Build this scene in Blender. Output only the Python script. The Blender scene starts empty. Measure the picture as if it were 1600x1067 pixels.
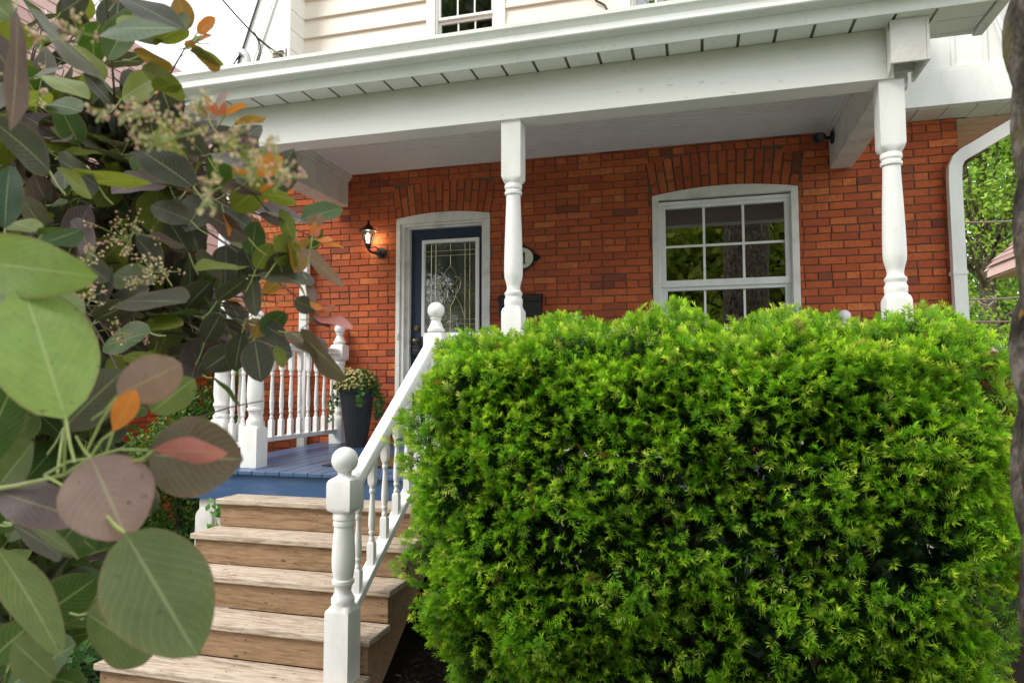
import bpy, math, random
import numpy as np
from mathutils import Vector, Matrix, Quaternion

# ------------------------------------------------------------------ scene, camera, light
scene = bpy.context.scene
col = scene.collection
R = math.radians
random.seed(7)
rng = np.random.default_rng(11)

F_PX, YAW, PITCH, ROLL, CAM_Y = 1062.0, R(15.3), R(3.66), R(-0.066), -6.4
GROUND = -1.77                      # the camera is the height origin, 1.77 m above the ground

cam_d = bpy.data.cameras.new('camera')
cam = bpy.data.objects.new('camera', cam_d); col.objects.link(cam); scene.camera = cam
cam_d.sensor_width = 36.0; cam_d.lens = 36.0 * F_PX / 1600.0
cam_d.clip_start = 0.02; cam_d.clip_end = 600
cam_d.dof.use_dof = True; cam_d.dof.focus_distance = 5.0; cam_d.dof.aperture_fstop = 8.0
_f = Vector((-math.sin(YAW) * math.cos(PITCH), math.cos(YAW) * math.cos(PITCH), math.sin(PITCH)))
_r = Vector((math.cos(YAW), math.sin(YAW), 0)); _u = _r.cross(_f)
_r2 = _r * math.cos(ROLL) + _u * math.sin(ROLL); _u2 = _u * math.cos(ROLL) - _r * math.sin(ROLL)
cam.matrix_world = Matrix(((_r2.x, _u2.x, -_f.x, 0), (_r2.y, _u2.y, -_f.y, CAM_Y), (_r2.z, _u2.z, -_f.z, 0), (0, 0, 0, 1)))

SUN_EL, SUN_AZ = R(44), R(228)      # azimuth clockwise from +Y (house side); the sun is behind the camera, to its left
world = bpy.data.worlds.new('World'); scene.world = world; world.use_nodes = True
wt = world.node_tree; wt.nodes.clear()
wo = wt.nodes.new('ShaderNodeOutputWorld'); bg = wt.nodes.new('ShaderNodeBackground')
sky = wt.nodes.new('ShaderNodeTexSky'); sky.sky_type = 'NISHITA'; sky.sun_disc = False
sky.sun_elevation = SUN_EL; sky.sun_rotation = SUN_AZ; sky.air_density = 1.0; sky.dust_density = 2.0
cl = wt.nodes.new('ShaderNodeMix'); cl.data_type = 'RGBA'; cl.inputs[0].default_value = 0.86   # cloud cover
cl.inputs[7].default_value = (10.0, 10.1, 10.3, 1)
wt.links.new(sky.outputs[0], cl.inputs[6]); wt.links.new(cl.outputs[2], bg.inputs[0])
bg.inputs[1].default_value = 0.10
wt.links.new(bg.outputs[0], wo.inputs[0])

sun_d = bpy.data.lights.new('sun', 'SUN'); sun_d.energy = 1.5; sun_d.angle = R(28); sun_d.color = (1.0, 0.95, 0.87)
sun = bpy.data.objects.new('sun', sun_d); col.objects.link(sun)
sun.location = (-6, -20, 25)
_sd = Vector((math.sin(SUN_AZ) * math.cos(SUN_EL), math.cos(SUN_AZ) * math.cos(SUN_EL), math.sin(SUN_EL)))
sun.rotation_euler = _sd.to_track_quat('Z', 'Y').to_euler()

vs = scene.view_settings
scene.display_settings.display_device = 'sRGB'
vs.view_transform = 'Standard'; vs.look = 'None'; vs.gamma = 1.0; vs.use_curve_mapping = False
vs.exposure = 1.18
scene.cycles.max_bounces = 8; scene.cycles.diffuse_bounces = 4; scene.cycles.transparent_max_bounces = 12
scene.cycles.sample_clamp_indirect = 6.0; scene.cycles.caustics_reflective = False; scene.cycles.caustics_refractive = False

# ------------------------------------------------------------------ helpers
def ray(px, py):
    return _r2 * ((px - 800) / F_PX) - _u2 * ((py - 533.5) / F_PX) + _f
def P(px, py, yd):                  # the point seen at a photo pixel, yd metres from the camera towards the house
    d = ray(px, py); return Vector((0, CAM_Y, 0)) + d * (yd / d.y)

def pixel(p):
    v = Vector(p) - Vector((0, CAM_Y, 0)); z = v.dot(_f); return 800 + F_PX * v.dot(_r2) / z, 533.5 - F_PX * v.dot(_u2) / z

ORG = {}
def tag(o, label=None, cat=None, group=None, kind=None):
    if label: o['label'] = label
    if cat: o['category'] = cat
    if group: o['group'] = group
    if kind: o['kind'] = kind
    return o
def thing(name, label, cat, loc=(0, 0, 0), group=None):
    o = bpy.data.objects.new(name, None); col.objects.link(o); o.empty_display_size = 0.1
    o.location = loc; ORG[o.name] = Vector(loc)
    return tag(o, label, cat, group)

class MB:
    def __init__(s): s.v = []; s.f = []; s.c = []; s.uv = {}
    def add(s, vs_, fs):
        n = len(s.v); s.v.extend([tuple(p) for p in vs_]); s.f.extend([tuple(i + n for i in f) for f in fs]); return n
    def box(s, x0, x1, y0, y1, z0, z1):
        s.add([(x0, y0, z0), (x1, y0, z0), (x1, y1, z0), (x0, y1, z0), (x0, y0, z1), (x1, y0, z1), (x1, y1, z1), (x0, y1, z1)],
              [(0, 3, 2, 1), (4, 5, 6, 7), (0, 1, 5, 4), (1, 2, 6, 5), (2, 3, 7, 6), (3, 0, 4, 7)]); return s
    def obox(s, c, ax, ay, az):     # centre and three half-axis vectors
        c = Vector(c); ax = Vector(ax); ay = Vector(ay); az = Vector(az)
        p = [c + ax * a + ay * b + az * d for d in (-1, 1) for a, b in ((-1, -1), (1, -1), (1, 1), (-1, 1))]
        s.add(p, [(0, 3, 2, 1), (4, 5, 6, 7), (0, 1, 5, 4), (1, 2, 6, 5), (2, 3, 7, 6), (3, 0, 4, 7)]); return s
    def bar(s, a, b, w, h, up=(0, 0, 1)):
        a = Vector(a); b = Vector(b); d = (b - a); L = d.length; d.normalize()
        sd = d.cross(Vector(up)).normalized(); u = sd.cross(d).normalized()
        return s.obox((a + b) / 2, d * L / 2, sd * w / 2, u * h / 2)
    def prism(s, pts, vec):         # planar polygon pushed along vec
        n = len(pts); vec = Vector(vec); p = [Vector(q) for q in pts]
        s.add(p + [q + vec for q in p], [tuple(range(n))[::-1], tuple(range(n, 2 * n))] + [(i, (i + 1) % n, n + (i + 1) % n, n + i) for i in range(n)]); return s
    def loft(s, rings, cap=True):
        n = len(rings[0]); b = len(s.v)
        for r in rings: s.v.extend([tuple(p) for p in r])
        for k in range(len(rings) - 1):
            for i in range(n):
                j = (i + 1) % n
                s.f.append((b + k * n + i, b + k * n + j, b + (k + 1) * n + j, b + (k + 1) * n + i))
        if cap:
            s.f.append(tuple(b + i for i in range(n))[::-1]); s.f.append(tuple(b + (len(rings) - 1) * n + i for i in range(n)))
        return s
    def tube(s, pts, r, n=8, cap=True):
        pts = [Vector(p) for p in pts]; rr = r if isinstance(r, (list, tuple)) else [r] * len(pts)
        rings = []; prev = None
        for i, p in enumerate(pts):
            d = (pts[min(i + 1, len(pts) - 1)] - pts[max(i - 1, 0)]).normalized()
            if prev is None: a = d.orthogonal().normalized()
            else: a = (prev - d * prev.dot(d)).normalized()
            prev = a; b = d.cross(a)
            rings.append([p + (a * math.cos(t) + b * math.sin(t)) * rr[i] for t in [2 * math.pi * k / n for k in range(n)]])
        return s.loft(rings, cap)
    def lathe(s, x, y, prof, n=32, cap=True):   # prof: (z, r)
        return s.loft([[(x + r * math.cos(2 * math.pi * k / n), y + r * math.sin(2 * math.pi * k / n), z) for k in range(n)] for z, r in prof], cap)
    def ball(s, c, r, n=24, m=12, sq=(1, 1, 1)):
        c = Vector(c)
        rings = [[(c.x + r * sq[0] * math.sin(math.pi * j / m) * math.cos(2 * math.pi * k / n), c.y + r * sq[1] * math.sin(math.pi * j / m) * math.sin(2 * math.pi * k / n), c.z - r * sq[2] * math.cos(math.pi * j / m)) for k in range(n)] for j in range(1, m)]
        return s.loft(rings)
    def post(s, x, y, prof, n=32):  # prof: (z, half width, roundness 0 square .. 1 round)
        rings = []
        for z, h, t in prof:
            ring = []
            for k in range(n):
                a = 2 * math.pi * k / n + math.pi / 4; cx, cy = math.cos(a), math.sin(a); q = 1.0 / max(abs(cx), abs(cy))
                g = q * (1 - t) + t
                ring.append((x + h * cx * g, y + h * cy * g, z))
            rings.append(ring)
        return s.loft(rings)
    def frame(s, outer, inner, y0, y1, closed=False):   # strip between two contours given as (x, z)
        n = len(outer); b = len(s.v)
        for yy in (y0, y1):
            s.v.extend([(p[0], yy, p[1]) for p in outer]); s.v.extend([(p[0], yy, p[1]) for p in inner])
        o0, i0, o1, i1 = b, b + n, b + 2 * n, b + 3 * n
        for k in range(n if closed else n - 1):
            j = (k + 1) % n
            s.f += [(o0 + k, o0 + j, i0 + j, i0 + k), (o1 + j, o1 + k, i1 + k, i1 + j), (o0 + j, o0 + k, o1 + k, o1 + j), (i0 + k, i0 + j, i1 + j, i1 + k)]
        if not closed:
            for k in (0, n - 1): s.f.append((o0 + k, i0 + k, i1 + k, o1 + k))
        return s
    def build(s, name, mat, parent=None, bevel=0, smooth=0, loc=None, label=None):
        me = bpy.data.meshes.new(name)
        o = bpy.data.objects.new(name, me); col.objects.link(o)
        org = ORG[parent.name] if parent is not None else Vector(loc or (0, 0, 0))
        ORG[o.name] = org
        me.from_pydata([(p[0] - org.x, p[1] - org.y, p[2] - org.z) for p in s.v], [], s.f)
        if s.c and len(s.c) == len(s.v):
            at = me.color_attributes.new('tone', 'FLOAT_COLOR', 'POINT')
            at.data.foreach_set('color', np.array([list(c) + [1] for c in s.c], dtype=np.float32).ravel())
        me.materials.append(mat)
        if parent is not None: o.parent = parent
        else: o.location = org
        if smooth:
            me.shade_smooth(); me.set_sharp_from_angle(angle=R(smooth))
        if bevel:
            b = o.modifiers.new('bevel', 'BEVEL'); b.width = bevel; b.segments = 2; b.limit_method = 'ANGLE'; b.angle_limit = R(40)
        me.validate()
        if label: o['label'] = label
        return o

def np_mesh(name, V, Q, mat, parent=None, tone=None, uv=None, loc=(0, 0, 0), smooth=False):
    """quad mesh from arrays"""
    me = bpy.data.meshes.new(name); o = bpy.data.objects.new(name, me); col.objects.link(o)
    org = ORG[parent.name] if parent is not None else Vector(loc); ORG[o.name] = org
    V = np.asarray(V, dtype=np.float32) - np.array(org, dtype=np.float32); Q = np.asarray(Q, dtype=np.int32)
    k = Q.shape[1]
    me.vertices.add(len(V)); me.vertices.foreach_set('co', V.ravel())
    me.loops.add(Q.size); me.loops.foreach_set('vertex_index', Q.ravel())
    me.polygons.add(len(Q)); me.polygons.foreach_set('loop_start', np.arange(0, Q.size, k, dtype=np.int32))
    if tone is not None:
        at = me.color_attributes.new('tone', 'FLOAT_COLOR', 'POINT')
        t = np.ones((len(V), 4), dtype=np.float32); t[:, :3] = tone; at.data.foreach_set('color', t.ravel())
    if uv is not None:
        l = me.uv_layers.new(name='uv'); l.data.foreach_set('uv', np.asarray(uv, dtype=np.float32)[Q.ravel()].ravel())
    me.update(calc_edges=True)
    if smooth: me.shade_smooth()
    me.materials.append(mat)
    if parent is not None: o.parent = parent
    else: o.location = org
    return o

# ------------------------------------------------------------------ materials
class NT:
    def __init__(s, name):
        s.m = bpy.data.materials.new(name); s.m.use_nodes = True; s.t = s.m.node_tree; s.n = s.t.nodes
        s.b = s.n['Principled BSDF']; s.out = s.n['Material Output']
    def node(s, typ, **kw):
        n = s.n.new(typ)
        for k, v in kw.items(): setattr(n, k, v)
        return n
    def link(s, a, b): s.t.links.new(a, b)
    def coord(s, scale=(1, 1, 1), src='Object'):
        tc = s.node('ShaderNodeTexCoord'); mp = s.node('ShaderNodeMapping'); mp.inputs['Scale'].default_value = scale
        s.link(tc.outputs[src], mp.inputs[0]); return mp.outputs[0]
    def noise(s, vec, scale, detail=4, rough=0.55):
        n = s.node('ShaderNodeTexNoise'); n.inputs['Scale'].default_value = scale; n.inputs['Detail'].default_value = detail; n.inputs['Roughness'].default_value = rough
        if vec is not None: s.link(vec, n.inputs['Vector'])
        return n.outputs[0]
    def ramp(s, fac, stops):
        r = s.node('ShaderNodeValToRGB'); e = r.color_ramp.elements
        while len(e) < len(stops): e.new(0.5)
        for i, (p, c) in enumerate(stops): e[i].position = p; e[i].color = (*c, 1) if len(c) == 3 else c
        s.link(fac, r.inputs[0]); return r.outputs[0]
    def mix(s, fac, a, b, mode='MIX'):
        m = s.node('ShaderNodeMix', data_type='RGBA', blend_type=mode)
        for sock, val in ((m.inputs[0], fac), (m.inputs[6], a), (m.inputs[7], b)):
            if isinstance(val, (int, float)): sock.default_value = val
            elif isinstance(val, tuple): sock.default_value = (*val, 1) if len(val) == 3 else val
            else: s.link(val, sock)
        return m.outputs[2]
    def math(s, op, a, b=None):
        m = s.node('ShaderNodeMath', operation=op)
        for sock, val in ((m.inputs[0], a), (m.inputs[1], b)):
            if val is None: continue
            if isinstance(val, (int, float)): sock.default_value = val
            else: s.link(val, sock)
        return m.outputs[0]
    def bump(s, h, strength=0.3, dist=0.01):
        b = s.node('ShaderNodeBump'); b.inputs['Strength'].default_value = strength; b.inputs['Distance'].default_value = dist
        s.link(h, b.inputs['Height']); s.link(b.outputs[0], s.b.inputs['Normal'])
    def color(s, c):
        if isinstance(c, tuple): s.b.inputs['Base Color'].default_value = (*c, 1)
        else: s.link(c, s.b.inputs['Base Color'])
    def rough(s, r, spec=None):
        s.b.inputs['Roughness'].default_value = r
        if spec is not None: s.b.inputs['Specular IOR Level'].default_value = spec

def paint(name, c, rough=0.45, dirt=(0.45, 0.45, 0.36), amount=0.35, scale=3.0, grain=(1, 1, 1), bump=0.08):
    t = NT(name); v = t.coord(grain)
    f = t.ramp(t.noise(v, scale, 6, 0.65), [(0.48, (0, 0, 0)), (0.78, (amount,) * 3)])
    f2 = t.ramp(t.noise(v, scale * 14, 3), [(0.62, (0, 0, 0)), (0.72, (amount * 0.6,) * 3)])
    t.color(t.mix(f2, t.mix(f, c, dirt), tuple(x * 0.6 for x in dirt)))
    t.rough(rough, 0.4); t.bump(t.noise(v, scale * 9, 4), bump, 0.004); return t.m

def plain(name, c, rough=0.5, metal=0.0):
    t = NT(name); v = t.coord()
    t.color(t.mix(t.noise(v, 25, 3), tuple(x * 0.8 for x in c), tuple(min(1, x * 1.15) for x in c)))
    t.rough(rough); t.b.inputs['Metallic'].default_value = metal; t.bump(t.noise(v, 60, 2), 0.05, 0.002); return t.m

M = {}
M['white'] = paint('white_paint', (0.81, 0.81, 0.79), 0.45, amount=0.3, scale=4.0, grain=(1.6, 1.6, 0.5), bump=0.22)
M['white_old'] = paint('weathered_white_paint', (0.74, 0.73, 0.69), 0.55, (0.30, 0.28, 0.23), 0.55, 5.0, bump=0.2)
M['alu'] = paint('white_aluminium', (0.76, 0.78, 0.74), 0.38, (0.5, 0.53, 0.42), 0.35, 2.5, bump=0.03)
M['ceiling'] = paint('grey_ceiling_paint', (0.78, 0.765, 0.76), 0.5, (0.42, 0.41, 0.4), 0.3, 4.0)
M['siding'] = paint('cream_siding', (0.74, 0.69, 0.59), 0.5, (0.6, 0.56, 0.48), 0.25, 2.0, bump=0.05)
M['pinkboard'] = paint('pink_soffit_board', (0.76, 0.55, 0.48), 0.5, (0.5, 0.33, 0.28), 0.3, 2.0)
M['blue'] = paint('blue_floor_paint', (0.055, 0.105, 0.21), 0.30, (0.14, 0.18, 0.24), 0.35, 5.0, (1, 0.3, 1), 0.12)
M['blue_fascia'] = paint('blue_fascia_paint', (0.036, 0.088, 0.20), 0.5, (0.14, 0.19, 0.27), 0.5, 8.0, (0.4, 1, 2), 0.15)
M['navy'] = plain('navy_door_paint', (0.012, 0.028, 0.062), 0.35)
M['groove'] = plain('groove_shade', (0.16, 0.145, 0.11), 0.8)  # shade of the recessed soffit grooves, put into the colour
M['black'] = plain('black_metal', (0.012, 0.012, 0.013), 0.4)
M['pot'] = plain('dark_grey_pot', (0.022, 0.023, 0.027), 0.55)
M['brass'] = plain('aged_brass', (0.25, 0.17, 0.09), 0.35, 0.9)
M['steel'] = plain('galvanised_steel', (0.45, 0.46, 0.46), 0.45, 0.7)
M['came'] = plain('lead_came', (0.40, 0.35, 0.22), 0.3, 0.8)
M['soil'] = plain('dark_soil', (0.02, 0.016, 0.012), 0.9)
M['cable'] = plain('black_cable', (0.025, 0.025, 0.025), 0.6)
M['cable_light'] = plain('pale_cable', (0.6, 0.62, 0.6), 0.6)
M['cream'] = plain('cream_enamel', (0.66, 0.63, 0.5), 0.35)
M['plastic'] = plain('pale_plastic', (0.72, 0.70, 0.6), 0.4)
M['maroon'] = plain('maroon_trim', (0.13, 0.05, 0.055), 0.5)
M['stone'] = plain('pale_stone', (0.62, 0.54, 0.5), 0.7)
M['porcelain'] = plain('brown_porcelain', (0.32, 0.28, 0.2), 0.25)

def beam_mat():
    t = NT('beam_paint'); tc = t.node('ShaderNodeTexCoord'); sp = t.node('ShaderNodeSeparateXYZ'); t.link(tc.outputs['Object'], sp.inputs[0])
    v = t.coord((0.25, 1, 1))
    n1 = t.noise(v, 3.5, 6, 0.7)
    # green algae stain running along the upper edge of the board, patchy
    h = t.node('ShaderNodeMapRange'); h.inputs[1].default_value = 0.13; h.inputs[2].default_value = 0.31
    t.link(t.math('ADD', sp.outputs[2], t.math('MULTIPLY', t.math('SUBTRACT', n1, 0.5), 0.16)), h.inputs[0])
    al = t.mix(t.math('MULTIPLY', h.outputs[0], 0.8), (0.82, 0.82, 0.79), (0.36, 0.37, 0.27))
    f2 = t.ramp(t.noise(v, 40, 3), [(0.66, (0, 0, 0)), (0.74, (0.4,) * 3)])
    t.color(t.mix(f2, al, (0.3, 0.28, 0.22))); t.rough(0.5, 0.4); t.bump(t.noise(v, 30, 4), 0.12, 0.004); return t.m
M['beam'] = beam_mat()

def brick_mat():
    t = NT('red_brick'); g = t.node('ShaderNodeNewGeometry'); v = t.coord()
    c = t.ramp(g.outputs['Random Per Island'], [(0.0, (0.15, 0.045, 0.03)), (0.04, (0.27, 0.075, 0.038)), (0.09, (0.42, 0.088, 0.030)), (0.5, (0.52, 0.112, 0.034)), (0.85, (0.59, 0.142, 0.040)), (1.0, (0.70, 0.21, 0.062))])
    n = t.noise(v, 32, 6, 0.75)
    c = t.mix(t.ramp(n, [(0.32, (0.75,) * 3), (0.6, (0, 0, 0))]), c, (0.25, 0.07, 0.038))
    c = t.mix(t.ramp(t.noise(v, 120, 2), [(0.66, (0, 0, 0)), (0.72, (0.5,) * 3)]), c, (0.07, 0.03, 0.02))
    c = t.mix(t.ramp(t.noise(v, 17, 5, 0.8), [(0.70, (0, 0, 0)), (0.75, (0.55,) * 3)]), c, (0.6, 0.42, 0.33))
    c = t.mix(t.ramp(t.noise(v, 1.6, 4), [(0.42, (0, 0, 0)), (0.7, (0.5,) * 3)]), c, (0.22, 0.06, 0.035))
    t.color(c); t.rough(0.85, 0.25); t.bump(t.noise(v, 90, 5, 0.7), 0.35, 0.006); return t.m
M['brick'] = brick_mat()
M['mortar'] = plain('dark_mortar', (0.13, 0.095, 0.075), 0.95)

def wood_mat(name, a, b, c, grain):
    t = NT(name); v = t.coord(grain); g = t.node('ShaderNodeNewGeometry')
    ad = t.node('ShaderNodeVectorMath', operation='ADD'); t.link(v, ad.inputs[0])
    cb = t.node('ShaderNodeCombineXYZ')
    for i in range(3): t.link(t.math('MULTIPLY', g.outputs['Random Per Island'], 37.0 + 11 * i), cb.inputs[i])
    t.link(cb.outputs[0], ad.inputs[1]); v = ad.outputs[0]
    n = t.noise(v, 7, 7, 0.62); n2 = t.noise(v, 26, 4, 0.6); big = t.noise(v, 1.3, 3)
    cc = t.ramp(n, [(0.34, c), (0.48, a), (0.62, b)])
    cc = t.mix(t.ramp(n2, [(0.34, (0.55,) * 3), (0.5, (0, 0, 0))]), cc, tuple(x * 0.45 for x in a))
    cc = t.mix(t.ramp(big, [(0.4, (0, 0, 0)), (0.7, (0.5,) * 3)]), cc, b)
    vk = t.coord((1.6, 4.2, 4.2)); vo = t.node('ShaderNodeTexVoronoi'); vo.inputs['Scale'].default_value = 2.0; t.link(vk, vo.inputs['Vector'])
    cc = t.mix(t.ramp(vo.outputs['Distance'], [(0.04, (0.85,) * 3), (0.085, (0, 0, 0))]), cc, (0.09, 0.045, 0.022))
    t.color(cc); t.rough(0.8, 0.25); t.bump(t.math('ADD', n, n2), 0.35, 0.004); return t.m
M['tread'] = wood_mat('weathered_tread_wood', (0.45, 0.355, 0.27), (0.61, 0.515, 0.42), (0.22, 0.15, 0.105), (0.9, 9, 9))
M['riser'] = wood_mat('brown_riser_wood', (0.30, 0.19, 0.108), (0.38, 0.255, 0.155), (0.17, 0.10, 0.055), (0.8, 9, 9))

def bark_mat():
    t = NT('mossy_bark'); v = t.coord((1, 1, 0.75)); n = t.noise(v, 20, 9, 0.75)
    vo = t.node('ShaderNodeTexVoronoi'); vo.inputs['Scale'].default_value = 22; t.link(t.coord((1, 1, 0.28)), vo.inputs['Vector'])
    c = t.ramp(n, [(0.36, (0.018, 0.014, 0.011)), (0.5, (0.105, 0.088, 0.073)), (0.64, (0.32, 0.275, 0.235))])
    m = t.ramp(t.noise(t.coord(), 7, 5, 0.7), [(0.52, (0, 0, 0)), (0.64, (0.75,) * 3)])
    c = t.mix(m, c, (0.20, 0.18, 0.035))
    m2 = t.ramp(t.noise(t.coord(), 21, 3), [(0.68, (0, 0, 0)), (0.72, (0.8,) * 3)])
    c = t.mix(m2, c, (0.42, 0.25, 0.05))
    t.color(c); t.rough(0.95, 0.2); t.bump(t.math('ADD', n, vo.outputs['Distance']), 0.9, 0.03); return t.m
M['bark'] = bark_mat()
M['twig'] = plain('brown_twig', (0.07, 0.045, 0.03), 0.8)
M['twig_red'] = plain('reddish_twig', (0.10, 0.055, 0.045), 0.6)
M['stem'] = plain('yellow_green_stem', (0.30, 0.36, 0.10), 0.5)

def leaf_mat(name, veins=False, trans=0.35, rough=0.45, tint=(1.08, 1.1, 0.65), spec=0.35):
    t = NT(name); at = t.node('ShaderNodeAttribute', attribute_name='tone'); c = at.outputs['Color']
    v = t.coord()
    c = t.mix(t.ramp(t.noise(v, 60, 3), [(0.35, (0.3,) * 3), (0.6, (0, 0, 0))]), c, t.mix(1.0, c, (0.6, 0.62, 0.55), 'MULTIPLY'))
    if veins:
        uv = t.node('ShaderNodeUVMap', uv_map='uv'); sp = t.node('ShaderNodeSeparateXYZ'); t.link(uv.outputs[0], sp.inputs[0])
        au = t.math('ABSOLUTE', t.math('SUBTRACT', t.math('MULTIPLY', sp.outputs[0], 2.0), 1.0))
        warp = t.math('ADD', t.math('ADD', t.math('MULTIPLY', t.noise(v, 45, 2), 0.6), t.math('MULTIPLY', t.noise(v, 14, 2), 1.6)), t.math('MULTIPLY', t.math('MULTIPLY', au, au), -1.1))
        ph = t.math('FRACT', t.math('ADD', t.math('MULTIPLY', t.math('SUBTRACT', sp.outputs[1], t.math('MULTIPLY', au, 0.30)), 11.0), warp))
        lat = t.math('ABSOLUTE', t.math('SUBTRACT', ph, 0.5))
        lat = t.ramp(lat, [(0.0, (1, 1, 1)), (0.045, (0.55,) * 3), (0.13, (0, 0, 0))])
        mid = t.ramp(au, [(0.0, (1, 1, 1)), (0.022, (1, 1, 1)), (0.05, (0, 0, 0))])
        vo = t.node('ShaderNodeTexVoronoi', feature='DISTANCE_TO_EDGE'); vo.inputs['Scale'].default_value = 260; t.link(v, vo.inputs['Vector'])
        net = t.ramp(vo.outputs['Distance'], [(0.0, (.10,) * 3), (0.09, (0, 0, 0))])
        vein = t.math('MAXIMUM', t.math('MAXIMUM', t.math('MULTIPLY', lat, t.math('MULTIPLY', t.noise(v, 30, 2), 0.55)), net), t.math('MULTIPLY', mid, 0.7))
        c = t.mix(t.ramp(t.noise(v, 22, 5, .7), [(.42, (0, 0, 0)), (.7, (.5,) * 3)]), c, t.mix(1.0, c, (1.25, 1.05, .8), 'MULTIPLY'))
        c = t.mix(t.ramp(au, [(.86, (0, 0, 0)), (1.0, (.45,) * 3)]), c, (.22, .13, .07))
        c = t.mix(t.ramp(t.noise(v, 130, 3, .6), [(.665, (0, 0, 0)), (.70, (.7,) * 3)]), c, (.10, .06, .03))
        c = t.mix(vein, c, t.mix(0.55, c, (0.50, 0.55, 0.28)))
        t.bump(t.math('ADD', t.math('MULTIPLY', vein, -1.0), t.math('MULTIPLY', t.noise(v, 90, 3), 0.3)), 0.25, 0.002)
    t.color(c); t.rough(rough, spec)
    tr = t.node('ShaderNodeBsdfTranslucent'); t.link(t.mix(1.0, c, tint, 'MULTIPLY'), tr.inputs[0])
    mx = t.node('ShaderNodeMixShader'); mx.inputs[0].default_value = trans
    t.link(t.b.outputs[0], mx.inputs[1]); t.link(tr.outputs[0], mx.inputs[2]); t.link(mx.outputs[0], t.out.inputs[0]); return t.m
M['leaf'] = leaf_mat('smoke_bush_leaf', True, 0.42, 0.45, spec=.3)
M['needle'] = leaf_mat('yew_needle', False, 0.38, 0.42, (1.2, 1.3, 0.5))
M['foliage'] = leaf_mat('tree_foliage', False, 0.45, 0.5, (1.3, 1.4, 0.5))
M['petal'] = leaf_mat('flower_petal', False, 0.25, 0.6, (1, 1, 0.9))

def glass_mat(name, tint=(0.75, 0.8, 0.78), ior=1.75, bump=0, wscale=8, frost=0):
    t = NT(name); tr = t.node('ShaderNodeBsdfTransparent'); tr.inputs[0].default_value = (*tint, 1)
    gl = t.node('ShaderNodeBsdfGlossy'); gl.inputs['Roughness'].default_value = 0.01; gl.inputs[0].default_value = (1, 1, 1, 1)
    fr = t.node('ShaderNodeFresnel'); fr.inputs[0].default_value = ior
    mx = t.node('ShaderNodeMixShader'); t.link(fr.outputs[0], mx.inputs[0]); t.link(tr.outputs[0], mx.inputs[1]); t.link(gl.outputs[0], mx.inputs[2])
    if bump:
        b = t.node('ShaderNodeBump'); b.inputs['Strength'].default_value = bump; b.inputs['Distance'].default_value = 0.01
        t.link(t.noise(t.coord(), wscale, 3), b.inputs['Height']); t.link(b.outputs[0], gl.inputs['Normal'])
    if frost:
        df = t.node('ShaderNodeBsdfDiffuse'); df.inputs[0].default_value = (.30, .34, .29, 1); m2 = t.node('ShaderNodeMixShader')
        t.link(t.ramp(t.noise(t.coord(), 9, 3), [(.4, (frost * .4,) * 3), (.65, (frost,) * 3)]), m2.inputs[0]); t.link(mx.outputs[0], m2.inputs[1]); t.link(df.outputs[0], m2.inputs[2]); mx = m2
    t.link(mx.outputs[0], t.out.inputs[0]); return t.m
M['glass'] = glass_mat('window_glass', ior=2.9, bump=0.012, wscale=2.5)
M['glass_door'] = glass_mat('leaded_glass', (0.6, 0.62, 0.55), 2.6, 0.12, 9, 0.30)
M['glass_lamp'] = glass_mat('lamp_glass', (0.95, 0.95, 0.9), 1.4)
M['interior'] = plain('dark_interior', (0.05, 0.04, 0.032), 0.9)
M['curtain'] = plain('grey_blind', (0.14, 0.13, 0.11), 0.9)
def emit(name, c, s):
    t = NT(name); t.b.inputs['Emission Color'].default_value = (*c, 1); t.b.inputs['Emission Strength'].default_value = s; t.color(c); return t.m
M['bulb'] = emit('warm_bulb', (1.0, 0.86, 0.62), 12)
def ground_mat(name, stops, scale):
    t = NT(name); v = t.coord(); n = t.noise(v, scale, 7, 0.7); t.color(t.ramp(n, stops)); t.rough(0.95, 0.15); t.bump(t.noise(v, scale * 4, 5, 0.7), 0.8, 0.02); return t.m
M['mulch'] = ground_mat('dark_mulch', [(0.3, (0.006, 0.005, 0.004)), (0.55, (0.022, 0.017, 0.013)), (0.75, (0.06, 0.045, 0.034))], 22)
M['lawn'] = ground_mat('lawn_green', [(0.3, (0.03, 0.055, 0.012)), (0.6, (0.07, 0.12, 0.025)), (0.8, (0.11, 0.15, 0.04))], 3)
M['asphalt'] = ground_mat('asphalt', [(0.3, (0.04, 0.04, 0.04)), (0.7, (0.07, 0.07, 0.07))], 30)
M['concrete'] = ground_mat('concrete_walk', [(0.3, (0.40, 0.39, 0.36)), (0.7, (0.55, 0.53, 0.50))], 6)
def chip_mat():
    t = NT('mulch_chip'); g = t.node('ShaderNodeNewGeometry')
    t.color(t.ramp(g.outputs['Random Per Island'], [(0, (0.008, 0.006, 0.005)), (0.6, (0.03, 0.022, 0.016)), (0.93, (0.08, 0.055, 0.04)), (1, (0.25, 0.2, 0.15))])); t.rough(0.9); return t.m
M['chip'] = chip_mat()
def shingle_mat():
    t = NT('pink_shingle'); g = t.node('ShaderNodeNewGeometry'); v = t.coord()
    c = t.ramp(g.outputs['Random Per Island'], [(0, (0.36, 0.235, 0.205)), (0.5, (0.44, 0.30, 0.265)), (1, (0.50, 0.36, 0.32))])
    t.color(t.mix(t.noise(v, 60, 4, 0.8), c, (0.3, 0.2, 0.18))); t.rough(0.95, 0.15); t.bump(t.noise(v, 150, 3), 0.3, 0.004); return t.m
M['shingle'] = shingle_mat()

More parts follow.
